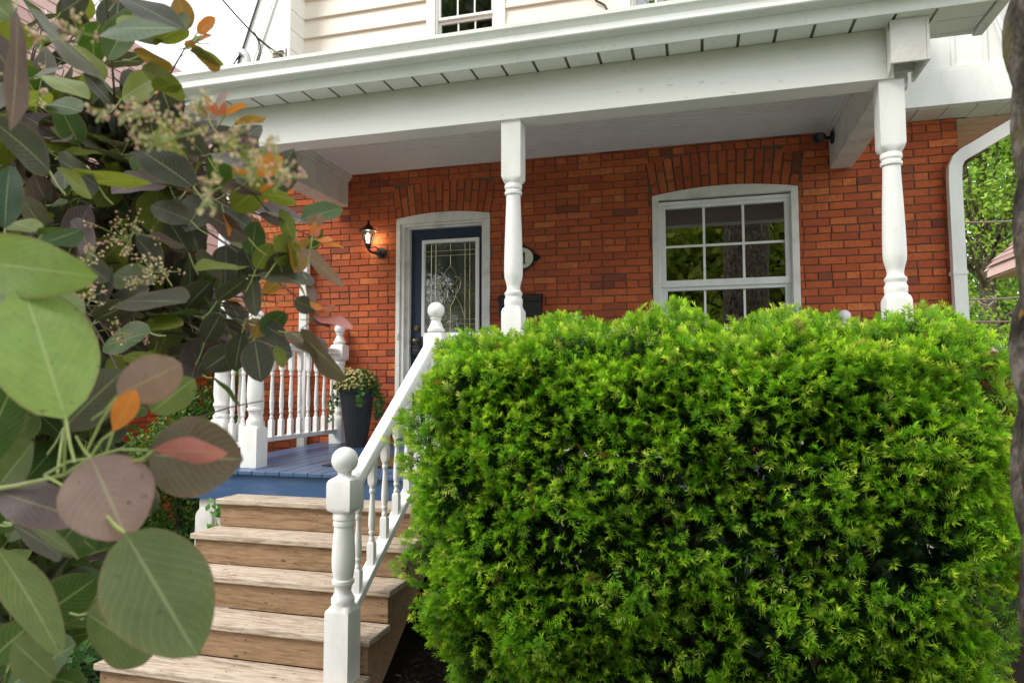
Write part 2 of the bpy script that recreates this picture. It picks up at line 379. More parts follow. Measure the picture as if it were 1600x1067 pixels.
# ------------------------------------------------------------------ ground
def sheet(name, x0, x1, y0, y1, z, m):
    o = MB().add([(x0, y0, z), (x1, y0, z), (x1, y1, z), (x0, y1, z)], [(0, 1, 2, 3)])
def flat(name, x0, x1, y0, y1, z, m):
    b = MB(); b.add([(x0, y0, z), (x1, y0, z), (x1, y1, z), (x0, y1, z)], [(0, 1, 2, 3)])
    return tag(b.build(name, m), kind='structure')
flat('ground', -150, 150, -150, 150, GROUND - 0.012, M['lawn'])
flat('mulch_bed', -3.4, 3.2, -4.9, -0.2, GROUND - 0.004, M['mulch'])
flat('garden_bed', -6.2, -3.3, -4.9, 3.0, GROUND - 0.006, M['mulch'])
flat('front_walk', -3.25, -1.85, -5.0, -3.1, GROUND - 0.002, M['concrete'])
flat('bounce_paving', -14, 14, -9.69, -5.01, GROUND - 0.003, M['concrete'])  # unseen pale paving, added to bounce light up under the porch
flat('sidewalk', -60, 60, -11.2, -9.7, GROUND - 0.003, M['concrete'])
flat('road', -80, 80, -20, -12.5, GROUND - 0.006, M['asphalt'])

def mulch_chips():
    n = 9000
    c = np.empty((n, 3)); c[:, 0] = rng.uniform(-1.79, 2.6, n); c[:, 1] = rng.uniform(-4.6, -2.0, n); c[:, 2] = GROUND + rng.uniform(0, 0.03, n)
    k = n // 3; c[:k, 0] = rng.uniform(-6, -3.4, k); c[:k, 1] = rng.uniform(-4.6, -1, k)
    a = rng.uniform(0, 2 * np.pi, n); L = rng.uniform(0.006, 0.026, n); w = rng.uniform(0.003, 0.009, n); s = rng.normal(0, 0.35, n)
    d = np.stack([np.cos(a), np.sin(a), s], 1) * L[:, None]; e = np.stack([-np.sin(a), np.cos(a), rng.normal(0, 0.5, n)], 1) * w[:, None]
    V = np.stack([c - d - e, c + d - e * 0.6, c + d + e, c - d + e * 0.7], 1).reshape(-1, 3)
    return np_mesh('mulch_chips', V, np.arange(4 * n).reshape(n, 4), M['chip'])
tag(mulch_chips(), kind='stuff', label='dark bark mulch chips scattered over the bed below the hedge', cat='mulch')

# ------------------------------------------------------------------ the brick house
house = thing('brick_house', 'red brick house with cream siding above and a white trimmed front', 'house', (-1, 0, GROUND))

def arc_z(x, xl, xr, zl, zr, sag):
    t = (x - xl) / (xr - xl); return zl + (zr - zl) * t + 4 * sag * t * (1 - t)
DOOR = (-2.985, -1.975, 1.712, 0.045)       # left, right, spring height, rise
WIN = (-0.388, 0.882, 1.757, 0.058)
WIN_BOT = 0.10
CEIL = 2.225
RING = 0.325
COURSE, BL, MJ = 0.0685, 0.222, 0.0085

def brick_wall(parent):
    m = MB(); b = MB()
    x0, x1, z0, z1 = -4.62, 2.145, -1.76, 2.245
    # mortar bed with the two openings left free
    xs = [x0, DOOR[0], DOOR[1], WIN[0], WIN[1], x1]
    def slab(a, c, lo, hi): m.box(a, c, 0.006, 0.22, lo, hi)
    slab(x0, DOOR[0], z0, z1); slab(DOOR[1], WIN[0], z0, z1); slab(WIN[1], x1, z0, z1)
    slab(DOOR[0], DOOR[1], z0, -0.58); slab(WIN[0], WIN[1], z0, WIN_BOT)
    for o in (DOOR, WIN):
        n = 16
        for i in range(n):
            a = o[0] + (o[1] - o[0]) * i / n; c = o[0] + (o[1] - o[0]) * (i + 1) / n
            slab(a, c, arc_z((a + c) / 2, o[0], o[1], o[2], o[2], o[3]), z1)
    def blocked(z):                   # x intervals no stretcher may enter at this height
        out = []
        for o, lo in ((DOOR, -0.6), (WIN, WIN_BOT)):
            if lo < z < o[2] - 0.002: out.append((o[0], o[1]))
            elif o[2] - 0.002 <= z < o[2] + o[3] + RING - 0.005:
                R_ = ((o[1] - o[0]) / 2) ** 2 / (2 * o[3]) + o[3] / 2; sp = (z - o[2]) * ((o[1] - o[0]) / 2) / R_; top_ = (R_ + RING) ** 2 - (z - (o[2] + o[3] - R_)) ** 2
                sp = min(sp, math.sqrt(max(0, top_)) - (o[1] - o[0]) / 2)
                out.append((o[0] - sp - 0.0015, o[1] + sp + 0.0015))
        return out
    row = 0; z = z0
    while z < z1 - 0.01:
        zt = min(z + COURSE - MJ, z1); zc = (z + zt) / 2; bl = blocked(zc)
        header_row = row % 6 == 3
        x = x0 - random.uniform(0, 0.02) - (BL / 2 if row % 2 else 0)
        while x < x1:
            L = (BL / 2 if header_row else BL)
            a, c = max(x, x0), min(x + L - MJ, x1)
            segs = [(a, c)]
            for p, q in bl:
                ns = []
                for s_, e_ in segs:
                    if e_ <= p or s_ >= q: ns.append((s_, e_)); continue
                    if s_ < p - 0.018: ns.append((s_, p - 0.004))
                    if e_ > q + 0.018: ns.append((q + 0.004, e_))
                segs = ns
            for s_, e_ in segs:
                if e_ - s_ < 0.016: continue
                j = lambda k=0.0018: random.uniform(-k, k)
                yy = -0.003 + j(0.003); zz0 = z + j(); zz1 = zt + j(); tl = j(0.0015)
                s_ += j(); e_ += j(); d_ = 0.0035
                b.add([(s_, 0.02, zz0), (e_, 0.02, zz0), (e_, 0.02, zz1), (s_, 0.02, zz1),
                       (s_, yy + d_, zz0 + tl), (e_, yy + d_, zz0 - tl), (e_, yy + d_, zz1 - tl), (s_, yy + d_, zz1 + tl),
                       (s_ + d_, yy, zz0 + d_ + tl), (e_ - d_, yy, zz0 + d_ - tl), (e_ - d_, yy, zz1 - d_ - tl), (s_ + d_, yy, zz1 - d_ + tl)],
                      [(0, 1, 5, 4), (1, 2, 6, 5), (2, 3, 7, 6), (3, 0, 4, 7), (4, 5, 9, 8), (5, 6, 10, 9), (6, 7, 11, 10), (7, 4, 8, 11), (8, 9, 10, 11)])
            x += L
        z += COURSE; row += 1
    m.build('mortar_backing', M['mortar'], parent)
    w = b.build('wall', M['brick'], parent)
    # flat arches of upright bricks over both openings
    for o in (DOOR, WIN):
        a = MB(); half = (o[1] - o[0]) / 2; xc = (o[0] + o[1]) / 2; R_ = half * half / (2 * o[3]) + o[3] / 2; cz = o[2] + o[3] - R_
        th = math.asin(half / R_); n = int(round((o[1] - o[0]) / 0.0745))
        for i in range(n):
            t = -th + 2 * th * (i + 0.5) / n
            u = Vector((math.sin(t), 0, math.cos(t))); s_ = Vector((math.cos(t), 0, -math.sin(t)))
            hw = half / n - 0.0065
            parts = [(0.004, 0.215), (0.226, RING)] if i % 2 else [(0.004, 0.105), (0.116, RING)]
            for lo, hi in parts:
                c = Vector((xc, 0, cz)) + u * (R_ + (lo + hi) / 2 + random.uniform(-.003, .003))
                k = 1 + ((lo + hi) / 2) / R_; f0 = 0.0035; yf = -0.004 + random.uniform(-.003, .003)
                A = s_ * (hw * k); U = u * ((hi - lo) / 2)
                q = lambda p, y: (c + A * p[0] + U * p[1] + Vector((0, y, 0)))
                sq = [(-1, -1), (1, -1), (1, 1), (-1, 1)]; s2 = [(p[0] * (1 - f0 / hw), p[1] * (1 - f0 / ((hi - lo) / 2))) for p in sq]
                a.add([q(p, 0.02) for p in sq] + [q(p, yf + f0) for p in sq] + [q(p, yf) for p in s2],
                      [(0, 1, 5, 4), (1, 2, 6, 5), (2, 3, 7, 6), (3, 0, 4, 7), (4, 5, 9, 8), (5, 6, 10, 9), (6, 7, 11, 10), (7, 4, 8, 11), (8, 9, 10, 11)])
        a.build('brick_arch', M['brick'], w)
brick_wall(house)
sw = MB(); sw.box(2.0, 2.145, 0.22, 9.0, -1.76, 2.245); sw.box(-4.62, -4.4, 0.22, 9.0, -1.76, 2.245); sw.box(-4.4, 2.0, 8.8, 9.0, -1.76, 2.245)
sw.build('side_wall', M['brick'], house)

# -- front window
def contour(o, inset, zbot, top_flat=None, n=14):
    xl, xr = o[0] + inset, o[1] - inset
    pts = [(xl, zbot)]
    for i in range(n + 1):
        x = xl + (xr - xl) * i / n
        pts.append((x, top_flat if top_flat is not None else arc_z(x, o[0], o[1], o[2], o[2], o[3])))
    pts.append((xr, zbot)); return pts
def front_window(parent):
    root = MB().frame(contour(WIN, 0.0, WIN_BOT), contour(WIN, 0.062, WIN_BOT, 1.715), -0.022, 0.05).build('window', M['white_old'], parent, bevel=0.004)
    MB().box(-0.44, 0.93, -0.06, 0.06, WIN_BOT - 0.07, WIN_BOT - 0.001).build('sill', M['white_old'], root, bevel=0.005)
    def rect(a, b, c, d): return [(a, c), (a, d), (b, d), (b, c)]
    fr = MB(); fr.frame(rect(-0.372, 0.838, 0.13, 1.700), rect(-0.318, 0.814, 0.17, 1.668), 0.008, 0.075, True)
    fr.frame(rect(-0.318, 0.814, 0.90, 1.668), rect(-0.270, 0.770, 0.962, 1.636), 0.022, 0.07, True)
    fr.frame(rect(-0.318, 0.814, 0.17, 0.905), rect(-0.262, 0.763, 0.22, 0.868), 0.045, 0.09, True)
    fr.build('sash', M['white'], root, bevel=0.003)
    mu = MB()
    for x in (0.075, 0.420): mu.box(x - 0.011, x + 0.011, 0.052, 0.064, 0.962, 1.636); mu.box(x - 0.010, x + 0.010, 0.074, 0.084, 0.22, 0.868)
    mu.box(-0.270, 0.770, 0.0535, 0.0625, 1.272, 1.294)
    mu.build('muntin', M['white'], root)
    g = MB(); g.add([(-0.27, 0.058, 0.962), (0.77, 0.058, 0.962), (0.77, 0.058, 1.636), (-0.27, 0.058, 1.636)], [(0, 1, 2, 3)])
    g.add([(-0.262, 0.079, 0.22), (0.763, 0.079, 0.22), (0.763, 0.079, 0.868), (-0.262, 0.079, 0.868)], [(0, 1, 2, 3)])
    g.build('glass', M['glass'], root)
    for x in (0.02, 0.47):
        lk = MB(); lk.box(x - 0.03, x + 0.03, 0.068, 0.09, 0.955, 0.975); lk.lathe(x, 0.078, [(0.975, 0.012), (0.985, 0.012), (0.99, 0.004)], 10)
        lk.build('sash_lock', M['white'], root)
front_window(house)
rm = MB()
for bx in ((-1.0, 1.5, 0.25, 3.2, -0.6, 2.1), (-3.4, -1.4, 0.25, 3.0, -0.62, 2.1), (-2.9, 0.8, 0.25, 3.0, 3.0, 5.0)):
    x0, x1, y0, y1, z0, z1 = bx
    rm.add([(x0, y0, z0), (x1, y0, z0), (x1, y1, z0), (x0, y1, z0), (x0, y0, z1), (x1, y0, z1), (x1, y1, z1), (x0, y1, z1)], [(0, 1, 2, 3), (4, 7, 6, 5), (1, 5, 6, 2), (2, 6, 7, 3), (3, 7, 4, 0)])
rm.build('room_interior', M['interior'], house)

# -- door
def front_door(parent):
    cs = MB(); cs.frame(contour(DOOR, 0.0, -0.59), contour(DOOR, 0.045, -0.59, 1.655), -0.02, 0.03)
    cs.frame(contour(DOOR, 0.046, -0.59, 1.654), contour(DOOR, 0.085, -0.59, 1.628), -0.004, 0.12)
    root = cs.build('door_casing', M['white_old'], parent, bevel=0.003)
    j = MB(); j.frame([(-2.899, -0.59), (-2.899, 1.627), (-2.061, 1.627), (-2.061, -0.59)], [(-2.856, -0.59), (-2.856, 1.608), (-2.042 - 0.03, 1.608), (-2.042 - 0.03, -0.59)], 0.03, 0.14)
    j.build('jamb', M['white_old'], root)
    d = MB()
    d.frame([(-2.855, -0.57), (-2.855, 1.607), (-2.035, 1.607), (-2.035, -0.57)], [(-2.732, 0.50), (-2.732, 1.490), (-2.114, 1.490), (-2.114, 0.50)], 0.08, 0.125, True)
    d.box(-2.70, -2.46, 0.074, 0.08, -0.40, 0.30); d.box(-2.39, -2.15, 0.074, 0.08, -0.40, 0.30)
    dr = d.build('door', M['navy'], root, bevel=0.003)
    gf = MB(); gf.frame([(-2.735, 0.497), (-2.735, 1.493), (-2.111, 1.493), (-2.111, 0.497)], [(-2.700, 0.535), (-2.700, 1.455), (-2.152, 1.455), (-2.152, 0.535)], 0.062, 0.10, True)
    gf.build('glass_frame', M['white'], dr, bevel=0.006)
    g = MB(); g.add([(-2.70, 0.09, 0.535), (-2.152, 0.09, 0.535), (-2.152, 0.09, 1.455), (-2.70, 0.09, 1.455)], [(0, 1, 2, 3)]); g.build('glass', M['glass_door'], dr)
    c = MB(); y = 0.085; r = 0.0035
    for x in (-2.635, -2.585, -2.268, -2.217): c.tube([(x, y, 0.535), (x, y, 1.455)], r, 6)
    for z in (1.375, 1.325, 0.665, 0.615): c.tube([(-2.70, y - 0.001, z), (-2.152, y - 0.001, z)], r, 6)
    X = -2.425
    c.tube([(X, y, 1.455), (X, y, 1.20)], r, 6); c.tube([(X, y, 0.80), (X, y, 0.535)], r, 6)
    for s_ in (-1, 1):
        c.tube([(X + s_ * q[0], y - .002, q[1]) for q in ((0, .795), (.035, .85), (.062, .92), (.05, .975), (0, 1.0))], r, 6)
        c.tube([(X + s_ * q[0], y - .002, q[1]) for q in ((.06, .93), (.1, .985), (.115, 1.04), (.085, 1.09), (.05, 1.11))], r, 6)
        c.tube([(X + s_ * q[0], y - .002, q[1]) for q in ((.0, 1.0), (.06, 1.04), (.075, 1.10), (.045, 1.17), (0, 1.22))], r, 6)
        c.tube([(X + s_ * q[0], y - .002, q[1]) for q in ((.06, .90), (.12, .80), (.155, .68))], r, 6)
    c.build('lead_came', M['came'], dr)
    for z in (0.78, 0.98, 1.18): MB().box(-2.266, -2.220, 0.080, 0.088, z, z + 0.075).build('bevelled_piece', M['glass_door'], dr)
    MB().box(-2.50, -2.35, 0.080, 0.088, 1.328, 1.372).build('bevelled_piece', M['glass_door'], dr)
    MB().ball((X, 0.085, 0.915), 0.05, 14, 8, (0.85, 0.2, 1.5)).build('bevelled_piece', M['glass_door'], dr)
    k = MB(); kx = -2.785
    k.add([], []); k.lathe(0, 0, [(0, 0)], 3) if False else None
    def disc(mb, x, z, r, y0, y1, n=20): mb.loft([[(x + r * math.cos(2 * math.pi * i / n), yy, z + r * math.sin(2 * math.pi * i / n)) for i in range(n)] for yy in (y1, y0)])
    disc(k, kx, 0.452, 0.030, 0.062, 0.08); disc(k, kx, 0.452, 0.014, 0.035, 0.062); k.ball((kx, 0.022, 0.452), 0.026, 16, 10, (1, 0.8, 1))
    k.build('door_knob', M['brass'], dr, smooth=40)
    db = MB(); disc(db, kx - 0.004, 0.585, 0.028, 0.064, 0.08); disc(db, kx - 0.004, 0.585, 0.015, 0.052, 0.064); db.build('deadbolt', M['brass'], dr, smooth=40)
    kb = MB(); kb.box(kx - 0.04, kx + 0.045, 0.045, 0.08, 0.30, 0.40); kb.box(kx - 0.03, kx + 0.035, 0.038, 0.045, 0.31, 0.36); kb.build('lock_box', M['black'], dr, bevel=0.004)
    bp = MB(); bp.box(-2.972, -2.945, -0.03, -0.02, 0.47, 0.53); bp.ball((-2.958, -0.032, 0.50), 0.008, 10, 6); bp.build('doorbell', M['plastic'], root, bevel=0.003)
    MB().box(-2.95, -2.01, -0.08, 0.13, -0.61, -0.572).build('threshold', M['white_old'], root)
front_door(house)

# -- upper storey: lapped siding, windows, skirts of the gambrel roof
SX0, SX1 = -4.118, 2.3
W1 = (-2.661, -1.812); W2 = (-0.658, 0.19)
def siding(parent):
    for a, b in ((SX0, W1[0]), (W1[1], W2[0]), (W2[1], SX1)):
        s = MB(); z = 3.573 - 0.218
        while z < 5.2:
            s.add([(a, -0.030, z), (b, -0.030, z), (b, 0.0, z + 0.2185), (a, 0.0, z + 0.2185), (a, 0.015, z), (b, 0.015, z), (b, 0.02, z + 0.2185), (a, 0.02, z + 0.2185)],
                  [(0, 1, 2, 3), (4, 7, 6, 5), (0, 4, 5, 1), (3, 2, 6, 7), (1, 5, 6, 2), (0, 3, 7, 4)])
            z += 0.218
        s.build('siding', M['siding'], parent)
    for a, b in (W1, W2):
        rc = lambda p, q, c, d: [(p, c), (p, d), (q, d), (q, c)]
        w = MB(); w.frame(rc(a, b, 3.05, 4.85), rc(a + 0.095, b - 0.11, 3.12, 4.75), -0.04, 0.03, True)
        root = w.build('window', M['white'], parent, bevel=0.003)
        f = MB(); f.frame(rc(a + 0.096, b - 0.111, 3.13, 4.749), rc(a + 0.118, b - 0.132, 3.16, 4.72), -0.022, 0.06, True)
        f.frame(rc(a + 0.118, b - 0.132, 3.77, 4.72), rc(a + 0.146, b - 0.150, 3.80, 4.69), -0.008, 0.03, True)
        f.frame(rc(a + 0.118, b - 0.132, 3.16, 3.775), rc(a + 0.146, b - 0.150, 3.20, 3.738), 0.018, 0.05, True)
        f.build('sash', M['alu'], root, bevel=0.002)
        L = (b - 0.15) - (a + 0.146); mu = MB()
        for k in (1, 2):
            x = a + 0.146 + L * k / 3; mu.box(x - 0.008, x + 0.008, 0.006, 0.018, 3.80, 4.69); mu.box(x - 0.008, x + 0.008, 0.030, 0.042, 3.20, 3.738)
        mu.build('muntin', M['white'], root)
        g = MB()
        g.add([(a + .146, .012, 3.80), (b - .15, .012, 3.80), (b - .15, .012, 4.69), (a + .146, .012, 4.69)], [(0, 1, 2, 3)])
        g.add([(a + .146, .036, 3.20), (b - .15, .036, 3.20), (b - .15, .036, 3.738), (a + .146, .036, 3.738)], [(0, 1, 2, 3)])
        g.build('glass', M['glass'], root)
    bk = MB(); bk.box(SX0, W1[0] + 0.05, 0.03, 0.2, 2.26, 5.4); bk.box(W1[1] - 0.05, W2[0] + 0.05, 0.03, 0.2, 2.26, 5.4); bk.box(W2[1] - 0.05, 3.0, 0.03, 0.2, 2.26, 5.4)
    bk.box(W1[0] + 0.05, W1[1] - 0.05, 0.07, 0.2, 2.26, 3.1); bk.box(W2[0] + 0.05, W2[1] - 0.05, 0.07, 0.2, 2.26, 3.1)
    bk.build('upper_wall', M['white_old'], parent)
siding(house)
def skirts(parent):
    Yf = -0.28
    # left skirt: sloped face, corner return with horizontal boards
    a = MB(); a.prism([(-4.125, Yf, 2.6), (-4.125, Yf, 5.0), (-4.21, Yf, 5.0), (-4.92, Yf, 3.0), (-5.05, Yf, 2.6)], (0, 0.26, 0))
    sk = a.build('roof_skirt', M['alu'], parent, bevel=0.002)
    MB().bar((-4.195, Yf - 0.012, 5.0), (-4.945, Yf - 0.012, 2.9), 0.014, 0.014, (0, 1, 0)).build('roof_edge', M['black'], sk)
    t = MB(); t.bar((-3.965, Yf - 0.008, 5.0), (-4.70, Yf - 0.008, 2.98), 0.016, 0.018, (0, 1, 0)); t.bar((-3.99, Yf - 0.008, 5.0), (-4.735, Yf - 0.008, 2.98), 0.016, 0.012, (0, 1, 0)); t.build('rake_trim', M['alu'], sk)
    c = MB(); c.box(-4.135, -4.108, Yf - 0.012, Yf + 0.01, 2.6, 5.0); c.build('corner_board', M['white'], sk)
    rb = MB(); z = 2.7
    while z < 5.0: rb.box(-4.124, -4.112, Yf + 0.012, -0.002, z, z + 0.208); z += 0.217
    rb.build('return_board', M['alu'], sk)
    # right skirt: panels with battens over a deep white fascia and a boarded soffit
    b = MB(); b.prism([(1.35, Yf, 2.55), (2.47, Yf, 2.545), (2.36, Yf, 2.95), (2.22, Yf, 3.6), (1.35, Yf, 3.6)], (0, 0.26, 0))
    rk = b.build('roof_skirt', M['white'], parent)
    f = MB(); f.box(1.32, 3.2, Yf - 0.03, Yf + 0.02, 2.252, 2.540); f.build('fascia', M['white'], rk, bevel=0.004)
    e = MB(); e.box(1.32, 3.2, Yf - 0.022, Yf - 0.001, 2.541, 2.568); e.build('drip_edge', M['alu'], rk, bevel=0.002)
    bt = MB()
    for x in (1.70, 2.04, 2.27): bt.box(x - 0.014, x + 0.014, Yf - 0.014, Yf - 0.001, 2.57, 3.4)
    bt.bar((2.43, Yf - 0.012, 2.56), (2.20, Yf - 0.012, 3.4), 0.02, 0.045, (0, 1, 0)); bt.bar((2.465, Yf - 0.012, 2.56), (2.235, Yf - 0.012, 3.4), 0.03, 0.022, (0, 1, 0))
    bt.build('batten', M['alu'], rk, bevel=0.002)
    gp = MB(); gp.prism([(2.47, -0.10, 2.56), (3.2, -0.10, 2.56), (3.2, -0.10, 3.25), (2.5, -0.10, 4.1), (2.2, -0.10, 4.1)], (0, 0.1, 0)); gp.build('gable_panel', M['white_old'], rk)
    ge = MB(); ge.bar((2.5, -0.115, 4.13), (3.2, -0.115, 3.28), 0.02, 0.035, (0, 1, 0)); ge.build('roof_edge', M['black'], rk)
    s = MB(); x = 1.35
    while x < 3.2: s.box(x, x + 0.205, Yf + 0.02, 0.0 if x < 2.1 else 0.03, 2.2465, 2.26); x += 0.218
    s.build('soffit', M['alu'], rk)
    # eave running back along the side of the house, boards seen from below
    p = MB(); y = 0.05
    while y < 2.6: p.box(2.15, 2.60, y, y + 0.128, 2.236, 2.251); y += 0.142
    p.build('eave_soffit', M['pinkboard'], parent)
    MB().box(2.15, 2.60, 0.05, 2.6, 2.252, 2.262).build('eave_backing', M['black'], parent)
    e2 = MB(); e2.box(2.60, 2.63, 0.03, 9.0, 2.20, 2.36); e2.build('eave_fascia', M['maroon'], parent)
    # main roof behind
    r = MB(); r.prism([(-5.0, -0.02, 3.0), (-3.2, -0.02, 6.2), (1.3, -0.02, 6.2), (3.1, -0.02, 3.0)], (0, 0.04, 0)) if False else None
skirts(house)
up = MB(); up.prism([(-4.1, 0.21, 2.26), (2.2, 0.21, 2.26), (2.2, 0.21, 4.6), (0.2, 0.21, 6.6), (-2.2, 0.21, 6.6), (-4.1, 0.21, 4.6)], (0, 8.5, 0)); up.build('roof', M['shingle'], house)

def downspout_or_post(parent, pts, w, d, name='downspout_or_post'):
    m = MB()
    def ring(p, dr, sd):
        u = sd.cross(dr).normalized(); out = []
        prof = [(-1, -1), (-.6, -1), (-.4, -.8), (-.2, -1), (.2, -1), (.4, -.8), (.6, -1), (1, -1), (1, 1), (-1, 1)]
        return [p + sd * (a * w / 2) + u * (b * d / 2) for a, b in prof]
    P_ = [Vector(p) for p in pts]; rings = []
    for i, p in enumerate(P_):
        dr = (P_[min(i + 1, len(P_) - 1)] - P_[max(i - 1, 0)]).normalized()
        y = Vector((0, 1, 0)); sd = y.cross(dr).normalized()
        rings.append(ring(p, dr, sd))
    m.loft(rings); o = m.build(name, M['white'], parent, smooth=30)
    return o
ds = downspout_or_post(house, [(2.088, -0.075, -1.7), (2.088, -0.075, 0.6), (2.080, -0.075, 1.70), (2.085, -0.078, 1.80), (2.11, -0.085, 1.865), (2.16, -0.095, 1.905), (2.22, -0.11, 1.935), (2.62, -0.18, 2.16), (2.9, -0.22, 2.30)], 0.098, 0.07)
for z in (-0.6, 0.9): MB().box(2.034, 2.142, -0.115, -0.008, z, z + 0.03).build('strap', M['white'], ds)
left_post = downspout_or_post(house, [(-4.02, -0.06, -0.7), (-4.02, -0.06, 1.47)], 0.085, 0.06)  # left one is a standing white post that drains no gutter

# ------------------------------------------------------------------ the porch
porch = thing('porch', 'white porch with a blue plank deck, turned columns and a gutter along its roof', 'porch', (-1.2, -1.0, GROUND))
DZ = lambda y: -0.590 + 0.0225 * y           # the deck falls a little to the front
def porch_build():
    d = MB(); x = -3.80
    while x < 1.42:
        w = 0.118; a, b = x, x + w - 0.005; y0, y1 = -1.995 + random.uniform(-.004, .004), -0.005
        j = random.uniform(-.0012, .0012)
        p = [(a, y0, DZ(y0) - 0.03 + j), (b, y0, DZ(y0) - 0.03 + j), (b, y1, DZ(y1) - 0.03 + j), (a, y1, DZ(y1) - 0.03 + j),
             (a, y0, DZ(y0) + j), (b, y0, DZ(y0) + j), (b, y1, DZ(y1) + j), (a, y1, DZ(y1) + j)]
        d.add(p, [(0, 3, 2, 1), (4, 5, 6, 7), (0, 1, 5, 4), (1, 2, 6, 5), (2, 3, 7, 6), (3, 0, 4, 7)]); x += w
    d.build('deck', M['blue'], porch, bevel=0.004)
    f = MB(); f.box(-3.78, 1.40, -1.965, -1.93, -0.86, -0.668); f.box(-3.78, -3.745, -1.93, -0.02, -0.86, -0.668); f.box(1.365, 1.40, -1.93, -0.02, -0.86, -0.668)
    f.build('deck_fascia', M['blue_fascia'], porch, bevel=0.003)
    for xa, xb in ((-3.72, -3.33), (-1.79, 1.30)):
        s = MB(); x = xa
        while x < xb: s.box(x, x + 0.135, -1.925, -1.905, -1.76, -0.865); x += 0.142
        s.build('skirting', M['white_old'], porch, bevel=0.003)
    for xa in (1.335, -3.735):
        s = MB(); y = -1.90
        while y < -0.1: s.box(xa, xa + 0.02, y, y + 0.135, -1.76, -0.865); y += 0.142
        s.build('skirting', M['white_old'], porch, bevel=0.003)
    # beams, ceiling
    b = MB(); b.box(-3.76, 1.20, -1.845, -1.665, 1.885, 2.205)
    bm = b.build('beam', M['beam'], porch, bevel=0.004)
    # move the beam's own origin to its underside so that its stain can follow the board
    off = Vector((0, 0, 1.885)) - ORG[porch.name] * 0
    bm.data.transform(Matrix.Translation((ORG[porch.name].x, ORG[porch.name].y, ORG[porch.name].z)) ); bm.data.transform(Matrix.Translation((0, 0, -1.885)))
    bm.location = Vector((0, 0, 1.885)) - ORG[porch.name]
    for xa, xb in ((-3.755, -3.550), (1.148, 1.325)):
        q = MB(); q.box(xa, xb, -1.664, -0.004, 1.887, 2.2225); q.build('side_beam', M['white_old'], porch, bevel=0.004)
    for xa, xb in ((-3.549, -3.505), (1.103, 1.147)):
        q = MB(); q.box(xa, xb, -1.664, -0.004, 2.185, 2.2225); q.box(xa + (0 if xa < 0 else .018), xb - (.018 if xa < 0 else 0), -1.664, -0.004, 2.160, 2.1845); q.build('moulding', M['white_old'], porch, bevel=0.004)
    c = MB(); y = -1.664
    while y < -0.03: c.box(-3.549, 1.147, y, y + 0.048, 2.224, 2.240); y += 0.0555
    c.build('ceiling', M['ceiling'], porch, bevel=0.003)
    # soffit boards, fascia, gutter
    s = MB(); x = -3.95
    while x < 1.40: s.box(x, min(x + 0.204, 1.42), -2.022, -1.70, 2.2065, 2.2165); x += 0.2235
    for ya, yb in ((-2.022, -1.852), (-1.842, -1.672)): s.box(1.43, 1.695, ya, yb, 2.2065, 2.215); s.box(-4.02, -3.96, ya, yb, 2.2065, 2.215)
    s.build('soffit', M['alu'], porch, bevel=0.002)
    t = MB(); t.box(-3.95, 1.70, -2.02, -1.68, 2.2175, 2.235); t.build('soffit_backing', M['groove'], porch)  # dark sheet behind the gaps, painted as the shade in the grooves
    tr = MB(); tr.box(1.405, 1.428, -2.02, -1.6, 2.198, 2.2155); tr.box(1.43, 1.70, -1.670, -1.655, 2.19, 2.23); tr.build('soffit_trim', M['alu'], porch, bevel=0.002)
    f = MB(); f.box(-4.03, -1.15, -2.038, -2.024, 2.196, 2.40); f.box(-1.149, 1.705, -2.0385, -2.0245, 2.1965, 2.40); f.build('fascia', M['alu'], porch, bevel=0.002)
    r = MB(); r.bar((1.725, -2.10, 2.235), (1.725, 0.0, 3.05), 0.035, 0.11); r.bar((1.752, -2.10, 2.25), (1.752, 0.0, 3.065), 0.018, 0.07); r.box(1.706, 1.762, -2.06, -1.62, 2.19, 2.25); r.build('rake_board', M['alu'], porch, bevel=0.004)
    g = MB(); prof = [(-2.040, 2.284), (-2.128, 2.284), (-2.134, 2.292), (-2.134, 2.300), (-2.118, 2.318), (-2.116, 2.345), (-2.132, 2.372), (-2.150, 2.385), (-2.150, 2.412), (-2.138, 2.412), (-2.138, 2.392), (-2.106, 2.35), (-2.106, 2.296), (-2.040, 2.296)]
    xa, xb = -4.10, 1.70; n = len(prof)
    g.add([(xa, p[0], p[1]) for p in prof] + [(xb, p[0], p[1]) for p in prof], [(i, (i + 1) % n, n + (i + 1) % n, n + i) for i in range(n)] + [tuple(range(n))[::-1], tuple(range(n, 2 * n))])
    g.build('gutter', M['alu'], porch, bevel=0.0015)
    rf = MB(); rf.prism([(-4.05, -2.10, 2.405), (-4.05, 0.0, 3.2), (-4.05, 0.0, 3.23), (-4.05, -2.12, 2.425)], (5.75, 0, 0)); rf.build('roof', M['shingle'], porch)
    # boxed beam end over the right column, open below
    e = MB()
    e.box(1.160, 1.352, -1.945, -1.925, 1.935, 2.204); e.box(1.353, 1.372, -1.9455, -1.62, 1.935, 2.204); e.box(1.160, 1.352, -1.924, -1.90, 2.15, 2.204)
    e.box(1.205, 1.350, -1.70, -1.67, 1.98, 2.204); e.prism([(1.160, -1.924, 1.935), (1.160, -1.85, 1.88), (1.160, -1.85, 2.204), (1.160, -1.924, 2.204)], (0.018, 0, 0))
    e.build('beam_end_box', M['white_old'], porch, bevel=0.003)
porch_build()

